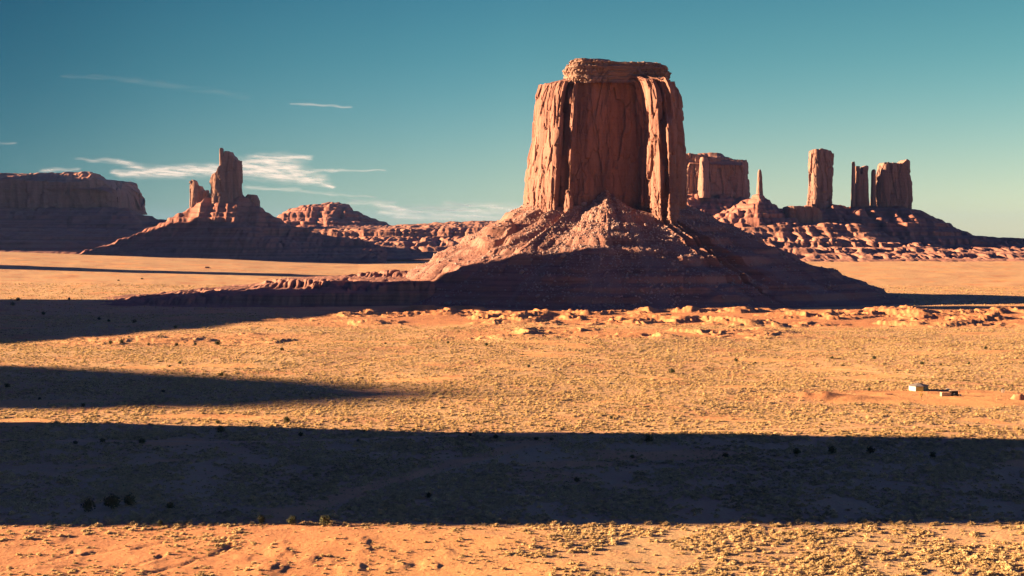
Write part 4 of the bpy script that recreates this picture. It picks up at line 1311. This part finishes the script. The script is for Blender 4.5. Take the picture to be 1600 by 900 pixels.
def boulders():
    nr, na = fe.shape[:2]
    fx, fy = px(fe[..., 0], fe[..., 1], fe[..., 2])
    flat = np.stack([fx.ravel(), fy.ravel()], 1)
    named = [(1065, 452, 9, 'largest pale block low on the shaded scree, toward the right foot of the biggest butte'), (1077, 443, 6, 'pale block just above the largest block on the shaded scree'), (1130, 466, 6, 'lone pale block near the right foot of the shaded scree'),
             (815, 426, 9, 'big tan block on the shaded scree, left of its centre'), (822, 422, 6, 'tan block touching the big tan block on the shaded scree'), (755, 403, 5, 'lone pale block high on the shaded left part of the scree'),
             (650, 469, 10, 'flat pale slab at the left foot of the shaded scree'), (700, 475, 8, 'rounded block at the left foot of the shaded scree'), (880, 401, 8, 'block in the middle of the shaded scree'), (912, 318, 9, 'sunlit block at the very top of the rubble cone under the cliff'),
             (963, 356, 9, 'isolated sunlit block below the rubble cone'), (845, 430, 6, 'tan block right of the paired tan blocks on the shaded scree'), (1003, 455, 6, 'pale block on the lower middle of the shaded scree')]
    objs = []
    pts = []
    for x, y, w, lb in named:
        k = int(np.argmin((flat[:, 0] - x) ** 2 + (flat[:, 1] - y) ** 2))
        pts.append((fe.reshape(-1, 3)[k], w / F * fe.reshape(-1, 3)[k][1] / 2, lb))
    g = np.random.default_rng(5)
    n = 0
    while n < 110:
        i = int(g.integers(30, 360)); j = int(g.integers(60, na - 60))
        p = fe[i, j]
        w = 0.4 + 0.6 * math.exp(-(((fx[i, j] - 960) / 170) ** 2)) if g.random() < .8 else 1
        if g.random() > w or p[1] > MY - 30: continue
        up = fy[i, j] < 358
        lb = 'sunlit red block in the rubble cone heaped against the cliff of the biggest butte' if up else ('grey red block lying on the upper shaded scree of the biggest butte' if fy[i, j] < 420 else 'grey red block lying on the lower shaded scree of the biggest butte')
        pts.append((p, float(g.uniform(1.1, 2.7)), lb))
        n += 1
    for q, (p, s, lb) in enumerate(pts):
        o = bpy.data.objects.new('boulder', ROCKS[q % 6])
        o.location = (p[0], p[1] - s * .2, p[2] + s * 0.25)
        o.scale = (s * random.uniform(.9, 1.3), s * random.uniform(.8, 1.1), s * random.uniform(.7, 1.0))
        o.rotation_euler = (random.uniform(-.5, .5), random.uniform(-.5, .5), random.uniform(0, 6.28))
        COL.objects.link(o)
        tag(o, lb, 'boulder', 'fallen blocks on the scree of the biggest butte')
        objs.append(o)
    m = 16000
    i = g.integers(6, 385, m); j = g.integers(10, na - 10, m)
    p = fe[i, j]
    w = np.clip(0.25 + 0.9 * n2(p[:, 0] / 60, p[:, 1] / 60 , 121) + 0.9 * np.exp(-((fx[i, j] - 940) / 130) ** 2), 0.06, 1)
    kp = g.random(m) < w
    p = p[kp]; m = len(p)
    s = g.lognormal(-0.4, 0.5, m)[:, None] * (0.8 + .5 * g.random((m, 3)))
    scatter('rubble', p, np.clip(s, .2, 2.0), g.random((m, 3)) * 6.28, g.integers(0, 6, m), objs[:6], M['boulder'])


boulders()


# ------------------------------------------------------------------ homestead on the plain
M['cream'] = flat_mat('cream_stucco', (0.44, 0.35, 0.10), 0.08, 1.5)
M['white'] = flat_mat('white_paint', (0.42, 0.40, 0.34), 0.08, 1.5)
M['greenwall'] = flat_mat('green_board', (0.10, 0.16, 0.10), 0.15, 2)
M['shingle'] = flat_mat('tan_shingles', (0.17, 0.135, 0.11), 0.2, 4, 0.9, 0.05)
M['plank'] = flat_mat('weathered_planks', (0.38, 0.25, 0.16), 0.3, 3, 0.9, 0.03)
M['dark'] = flat_mat('dark_metal', (0.03, 0.03, 0.035), 0.3, 3, 0.5)
M['glass'] = flat_mat('window_glass', (0.10, 0.13, 0.13), 0.1, 1, 0.15)
M['redpaint'] = flat_mat('dull_red_paint', (0.20, 0.045, 0.035), 0.2, 2)
M['dirt'] = flat_mat('red_dirt', (0.42, 0.17, 0.08), 0.15, 1.5, 0.95, 0.15)
M['rail'] = flat_mat('pale_rails', (0.50, 0.27, 0.17), 0.2, 2)


def part(name, me, root, label=None):
    o = bpy.data.objects.new(name, me)
    COL.objects.link(o)
    o.parent = root
    if label: o['label'] = label
    return o


def hogan():
    X, Y, Z = gp(1435, 609.5)
    t = thing('hogan', 'eight sided cream and green dwelling with a low tan roof on bare sand', 'house', (X, Y, Z))
    t.rotation_euler = (0, 0, R(-8))
    r, h = 5.6, 2.6
    A = [R(22.5 + 45 * k) for k in range(8)]
    C = [(r * math.cos(a), r * math.sin(a)) for a in A]
    mats = {}
    # wall panels: pale on the sun side, yellow at the front, green on the far side
    groups = {'white': [3, 4], 'cream': [2, 5], 'greenwall': [6, 7, 0, 1]}
    for mk, ks in groups.items():
        b = MB()
        for k in ks:
            p, q = C[k], C[(k + 1) % 8]
            ln = math.hypot(q[0] - p[0], q[1] - p[1])
            b.box(((p[0] + q[0]) / 2, (p[1] + q[1]) / 2, h / 2 - .3), (ln + .06, .22, h + .6), math.atan2(q[1] - p[1], q[0] - p[0]))
        part('wall', b.mesh('wall', M[mk]), t, {'white': 'white sunlit wall panels', 'cream': 'yellow wall panels', 'greenwall': 'dark green shaded wall panels'}[mk])
    b = MB()
    vs = [(x * 1.12, y * 1.12, h + .02) for x, y in C] + [(x * 1.12, y * 1.12, h + .2) for x, y in C] + [(x * .10, y * .10, h + 1.75) for x, y in C]
    fs = [(k, (k + 1) % 8, 8 + (k + 1) % 8, 8 + k) for k in range(8)] + [(8 + k, 8 + (k + 1) % 8, 16 + (k + 1) % 8, 16 + k) for k in range(8)] + [tuple(range(16, 24)), tuple(range(7, -1, -1))]
    b.add(vs, fs)
    rf = part('roof', b.mesh('roof', M['shingle']), t)
    b = MB().tube((0, 0, h + 1.5), (0, 0, h + 2.4), .16)
    part('stovepipe', b.mesh('stovepipe', M['dark']), t)

    def on_wall(k, w, hh, z, mat, name, depth=.08):
        p, q = C[k], C[(k + 1) % 8]
        m_ = ((p[0] + q[0]) / 2, (p[1] + q[1]) / 2)
        ln = math.hypot(*m_)
        o_ = (m_[0] / ln * (.11 + depth / 2), m_[1] / ln * (.11 + depth / 2))
        b = MB().box((m_[0] + o_[0], m_[1] + o_[1], z), (w, depth, hh), math.atan2(q[1] - p[1], q[0] - p[0]))
        return b.mesh(name, M[mat])
    w = part('window', on_wall(6, 1.1, 1.0, 1.55, 'white', 'window'), t)
    o = part('pane', on_wall(6, .85, .76, 1.55, 'glass', 'pane', .12), w)
    w = part('door', on_wall(3, 1.0, 2.05, 1.02, 'plank', 'door'), t)


def homestead():
    hogan()
    X, Y, Z = gp(1478, 618.6)
    t = thing('shed', 'plank walled shed with a dark open shelter side beside the eight sided house', 'shed', (X, Y, Z))
    t.rotation_euler = (0, 0, R(4))
    b = MB()
    for k in range(18):
        b.box((-2.75 + k * .31, -1.5, 1.0), (.27, .06, 2.2 + .06 * math.sin(k * 2.1)))
    for k in range(10):
        b.box((-2.95, -1.4 + k * .31, 1.0), (.06, .27, 2.2 + .05 * math.sin(k * 1.7)))
    part('plank_wall', b.mesh('plank_wall', M['plank']), t)
    b = MB()
    for x in (2.7, 7.6):
        for y in (-1.5, 1.4):
            b.tube((x, y, -.3), (x, y, 2.9), .09)
    part('posts', b.mesh('posts', M['bark']), t)
    part('roof', MB().box((5.1, 0, 2.98), (5.6, 3.5, .14)).mesh('roof', M['plank']), t)
    part('back_wall', MB().box((5.1, 1.45, 1.3), (5.0, .08, 2.6)).mesh('back_wall', M['dark']), t)
    # things kept in the shelter
    p = thing('pickup', 'dark pickup parked under the open shelter of the plank shed', 'pickup', (X + 5.0, Y - .6, Z))
    p.rotation_euler = (0, 0, R(4))
    b = MB().box((0, 0, .72), (4.6, 1.75, .62), 0, .12).box((.25, 0, 1.28), (1.7, 1.6, .62), 0, .2)
    part('body', b.mesh('body', M['dark']), p)
    part('windscreen', MB().box((1.11, 0, 1.3), (.08, 1.3, .42)).mesh('windscreen', M['glass']), p)
    for x in (-1.45, 1.5):
        for y in (-.82, .82):
            part('wheel', MB().tube((x, y - .1, .36), (x, y + .1, .36), .36, None, 14).mesh('wheel', M['dark'], True), p)
    for y in (-.6, .6):
        part('headlight', MB().box((2.32, y, .82), (.06, .28, .18)).mesh('headlight', M['white']), p)
    X2, Y2, Z2 = gp(1501, 618.6)
    o = obj('water_barrel', MB().tube((0, 0, 0), (0, 0, .95), .42, .42, 14).tube((0, 0, .95), (0, 0, 1.0), .45, .45, 14).tube((.15, 0, 1.0), (.15, 0, 1.08), .08, .08, 8).mesh('water_barrel', M['white'], False)); o.location = (X2, Y2, Z2)
    tag(o, 'small white barrel standing at the dark end of the shed', 'barrel')
    X2, Y2, Z2 = gp(1481, 609.8)
    o = obj('water_tank', MB().tube((-.9, 0, .55), (.9, 0, .55), .5, .5, 14).box((-.6, 0, .1), (.1, .8, .5)).box((.6, 0, .1), (.1, .8, .5)).tube((0, 0, 1.0), (0, 0, 1.16), .15).mesh('water_tank', M['white'])); o.location = (X2, Y2, Z2)
    tag(o, 'small white tank on the sand behind the plank shed', 'tank')
    # rail fence
    X0, Ya, Za = gp(1449.5, 616); X1, Yb, Zb = gp(1470, 616)
    t = thing('rail_fence', 'low pale pink rail fence between the eight sided house and the plank shed', 'fence', (X0, Ya, Za))
    n = 4
    L = X1 - X0
    for k in range(n):
        part('post', MB().tube((L * k / (n - 1), 0, -.3), (L * k / (n - 1), 0, 1.25), .09).mesh('post', M['bark']), t)
    for z in (.35, 1.1):
        part('rail', MB().box((L / 2, -.1, z), (L, .07, .2)).mesh('rail', M['rail']), t)
    # yellow cottonwood
    X0, Ya, Za = gp(1439.5, 624)
    t = thing('tree', 'small yellow leaved tree with a bare forked trunk in front of the eight sided house', 'tree', (X0, Ya, Za))
    part('crown', foliage_mesh('crown', M['yellow_leaf'], 2.1, 3.4, 1.3, 260, 333, .16, 0.7), t)
    part('trunk', trunk_mesh(4.2, .11, 77, 1.4, 5), t)
    # outhouse
    X0, Ya, Za = gp(1567, 613.4)
    t = thing('outhouse', 'tiny white outhouse alone on the scrub beyond the bare yard', 'outhouse', (X0, Ya, Za))
    t.rotation_euler = (0, 0, R(-20))
    part('wall', MB().box((0, 0, 1.0), (1.5, 1.5, 2.2)).mesh('wall', M['white']), t)
    b = MB().add([(-.9, -.9, 2.1), (.9, -.9, 2.1), (.9, .9, 2.35), (-.9, .9, 2.35), (-.9, -.9, 2.2), (.9, -.9, 2.2), (.9, .9, 2.45), (-.9, .9, 2.45)], [(3, 2, 1, 0), (4, 5, 6, 7), (0, 1, 5, 4), (1, 2, 6, 5), (2, 3, 7, 6), (3, 0, 4, 7)])
    part('roof', b.mesh('roof', M['dark']), t)
    d = part('door', MB().box((0, -.775, .98), (.8, .05, 1.85)).mesh('door', M['plank']), t)
    part('handle', MB().box((.28, -.83, 1.0), (.06, .06, .16)).mesh('handle', M['dark']), d)
    # dirt mound
    X0, Ya, Za = gp(1592, 624)
    th = np.linspace(0, 2 * np.pi, 48, endpoint=False)[None, :]; rr = np.linspace(0.02, 1, 24)[:, None]
    x = rr * np.cos(th) * 6.2; y = rr * np.sin(th) * 4.5
    z = 3.3 * (1 - sst(0.25, 1.0, rr + 0.10 * n2(x / 2.5, y / 2.5, 131))) + .3 * n2(x / 1.2, y / 1.2, 132) * (1 - rr) - .15
    o = obj('dirt_mound', mesh_np('dirt_mound', np.stack([x, y, z], -1), grid_quads(24, 48, True), M['dirt']))
    o.location = (X0, Ya, Za)
    tag(o, 'smooth red dirt mound on the bare yard, near the white outhouse', 'mound')
    # pale sheet and poles left in the yard
    X0, Ya, Za = gp(1292, 616)
    me = lump_mesh('pale_rock', M['white'], 501, 10, 6, .5, .3, False); o = obj('pale_rock', me)
    o.location = (X0, Ya, Za); o.scale = (1.5, 1.0, .7)
    tag(o, 'white rock on top of the shrubby rise west of the house', 'rock')
    X0, Ya, Za = gp(1391, 617)
    b = MB()
    g = random.Random(9)
    for k in range(16):
        a = g.uniform(-.5, .5); c = (g.uniform(-1.5, 1.5), g.uniform(-1, 1), .1 + .05 * k)
        b.tube((c[0] - 2 * math.cos(a), c[1] - 2 * math.sin(a), c[2]), (c[0] + 2 * math.cos(a), c[1] + 2 * math.sin(a), c[2] + g.uniform(-.05, .3)), .09, .06, 5)
    o = obj('log_pile', b.mesh('log_pile', M['rail'])); o.location = (X0, Ya, Za)
    tag(o, 'loose pile of pale logs on the sand beside the house', 'log pile')
    X0, Ya, Za = gp(1358, 611.5)
    copy_thing('juniper', 'upright dark bush standing between the shrubby rise and the house', 'juniper', 'dark junipers scattered over the plain', (X0, Ya, Za), 1.0, (.9, .9, 1.35), [('crown', JUN[0][0]), ('trunk', JUN[0][1])])
    # far cabin
    X0, Ya, Za = gp(324, 420)
    t = thing('cabin', 'tiny red and white building far out on the sunlit plain below the spire butte', 'cabin', (X0, Ya, Za))
    w, d_, h = 8.0, 5.0, 3.0
    part('wall', MB().box((0, 0, h / 2 - .2), (w, d_, h + .4)).mesh('wall', M['redpaint']), t)
    b = MB().add([(-w / 2 - .3, -d_ / 2 - .4, h), (w / 2 + .3, -d_ / 2 - .4, h), (w / 2 + .3, d_ / 2 + .4, h), (-w / 2 - .3, d_ / 2 + .4, h), (-w / 2 - .3, 0, h + 1.6), (w / 2 + .3, 0, h + 1.6)], [(0, 1, 5, 4), (2, 3, 4, 5), (0, 4, 3), (1, 2, 5), (3, 2, 1, 0)])
    part('roof', b.mesh('roof', M['dark']), t)
    part('annex', MB().box((6.2, -.4, 1.0), (4.2, 3.6, 2.4)).mesh('annex', M['white']), t, 'white annex')
    part('window', MB().box((-1.5, -2.53, 1.6), (1.2, .06, 1.0)).mesh('window', M['glass']), t)


homestead()


# ------------------------------------------------------------------ high thin clouds
def cloud_mat():
    m = bpy.data.materials.new('cirrus')
    m.use_nodes = True
    nt = m.node_tree
    nt.nodes.clear()
    out = N(nt, 'ShaderNodeOutputMaterial')
    tr = N(nt, 'ShaderNodeBsdfTransparent')
    tl = N(nt, 'ShaderNodeBsdfTranslucent')
    tl.inputs['Color'].default_value = (CLOUD_ALB, CLOUD_ALB, CLOUD_ALB, 1)
    at_ = N(nt, 'ShaderNodeAttribute', attribute_name='dens')
    mx = N(nt, 'ShaderNodeMixShader')
    nt.links.new(at_.outputs['Fac'], mx.inputs[0])
    nt.links.new(tr.outputs[0], mx.inputs[1]); nt.links.new(tl.outputs[0], mx.inputs[2])
    nt.links.new(mx.outputs[0], out.inputs['Surface'])
    return m


CLOUD_ALB = 0.75
M['cloud'] = cloud_mat()


def cloud(label, caps, dist, peak=0.85, nx=260, ny=110, seed=0):
    """a level sheet of ice cloud; caps: (x0, y0, x1, y1, w0, w1, amount) streaks as seen in the photograph"""
    xs = [c[0] for c in caps] + [c[2] for c in caps]; ys = [c[1] for c in caps] + [c[3] for c in caps]; w = max(max(c[4], c[5]) for c in caps)
    x0, x1 = min(xs) - w * 3, max(xs) + w * 3
    y0, y1 = min(ys) - w * 1.4, min(max(ys) + w * 1.4, 352)
    gx, gy = np.meshgrid(np.linspace(x0, x1, nx), np.linspace(y0, y1, ny))
    d = np.zeros_like(gx)
    wx = gx + 6 * n2(gx / 30, gy / 7, seed + 1); wy = gy + 2.5 * n2(gx / 26, gy / 9, seed + 2)
    for (ax, ay, bx, by, wa, wb, am) in caps:
        vx, vy = bx - ax, by - ay
        t = np.clip(((wx - ax) * vx + (wy - ay) * vy) / (vx * vx + vy * vy + 1e-6), 0, 1)
        ww = wa + (wb - wa) * t
        q = np.hypot((wx - ax - t * vx) * 0.55, wy - ay - t * vy) / (ww * 1.35)
        d = np.maximum(d, am * np.exp(-q * q * 1.6))
    st = 0.75 + 0.55 * fbm2(gx / 38 + gy / 40, gy / 4.5 - gx / 60, 4, seed + 3, 0.6)
    d = np.clip(d * np.clip(st, 0.1, 1.3) - 0.03, 0, 1) * peak * 0.72
    ymid = (y0 + y1) / 2
    A = dist * (Y0 - ymid) / F
    el = np.maximum(Y0 - gy, 6.0)
    Y = A * F / el
    X, Z = at(gx, gy, Y)
    V = np.stack([X, Y, Z], -1)
    Q = grid_quads(ny, nx)
    dm = d.ravel()
    Q = Q[dm[Q].max(1) > 0.004]
    used = np.unique(Q)
    remap = np.full(dm.size, -1); remap[used] = np.arange(len(used))
    me = mesh_np('cirrus_cloud', V.reshape(-1, 3)[used], remap[Q], M['cloud'])
    add_attr(me, 'dens', dm[used])
    o = obj('cirrus_cloud', me)
    tag(o, label, 'cloud', 'thin evening clouds')


cloud('long pale cloud streak between the long dark mesa and the spire butte', [(120, 248, 190, 253, 2, 4, .45), (185, 253, 235, 266, 4, 6, .7), (190, 272, 345, 267, 5, 8, 1.0), (235, 266, 345, 264, 5, 7, .9), (180, 268, 215, 275, 3, 4, .7)], 50000, .9, seed=601)
cloud('brightest cream cloud patch just right of the tall jagged spire', [(380, 262, 450, 262, 12, 12, .9), (395, 252, 450, 250, 8, 8, .8), (430, 268, 500, 282, 10, 7, .85), (385, 258, 410, 248, 9, 7, .8), (400, 247, 484, 246, 5, 2.5, .75), (380, 268, 430, 266, 8, 8, 1.0), (420, 255, 470, 275, 8, 8, 1.0), (400, 270, 480, 280, 8, 7, .9), (465, 276, 520, 292, 6, 2, 1.0), (470, 268, 520, 266, 4, 2, .6), (515, 267, 602, 266, 1.8, 1.2, .55)], 50000, .95, seed=611)
cloud('thin wisp below the brightest cloud, over the gap beside the rounded hill', [(385, 293, 470, 297, 2.5, 2, .5), (470, 299, 585, 309, 2, 1.5, .45), (550, 315, 610, 318, 3, 4, .6), (590, 320, 630, 327, 4, 2, .7)], 50000, .7, seed=621)
cloud('pale hazy cloud band low behind the left shoulder of the largest butte', [(600, 330, 780, 326, 5, 8, .8), (620, 338, 790, 338, 6, 7, .7), (700, 322, 830, 328, 6, 7, .8)], 60000, .6, seed=631)
cloud('single faint white streak high in the middle of the sky', [(458, 163, 500, 164, 1.6, 1.8, .5), (498, 164, 548, 167, 1.8, 1.4, .5)], 40000, .55, seed=641)
cloud('long very faint wisp highest over the dark mesa', [(100, 119, 180, 122, 3, 5, .16), (180, 123, 270, 134, 5, 5, .16), (270, 134, 380, 150, 5, 6, .12)], 40000, .4, seed=651)
cloud('small faint wisp at the edge of the sky above the dark mesa', [(0, 224, 26, 224, 1.6, 1.4, .5)], 45000, .5, seed=661)
cloud('short pale cloud lying right behind the rim of the dark mesa', [(66, 266, 124, 265, 3, 2.5, .7)], 55000, .7, seed=671)


# ------------------------------------------------------------------ the evening air
def build_haze():
    m = bpy.data.materials.new('evening_air')
    m.use_nodes = True
    nt = m.node_tree
    nt.nodes.clear()
    out = N(nt, 'ShaderNodeOutputMaterial')
    v = N(nt, 'ShaderNodeVolumePrincipled')
    v.inputs['Color'].default_value = (0.30, 0.50, 1.0, 1)
    v.inputs['Density'].default_value = HAZE
    v.inputs['Anisotropy'].default_value = 0.6
    nt.links.new(v.outputs[0], out.inputs['Volume'])
    L = 41500.0
    zb, zt = -141.0, 520.0
    b = MB().box((0, 0, (zb + zt) / 2), (2 * L, 2 * L, zt - zb))
    o = obj('haze', b.mesh('haze', m))
    o['kind'] = 'stuff'


HAZE = 0.7e-5
build_haze()
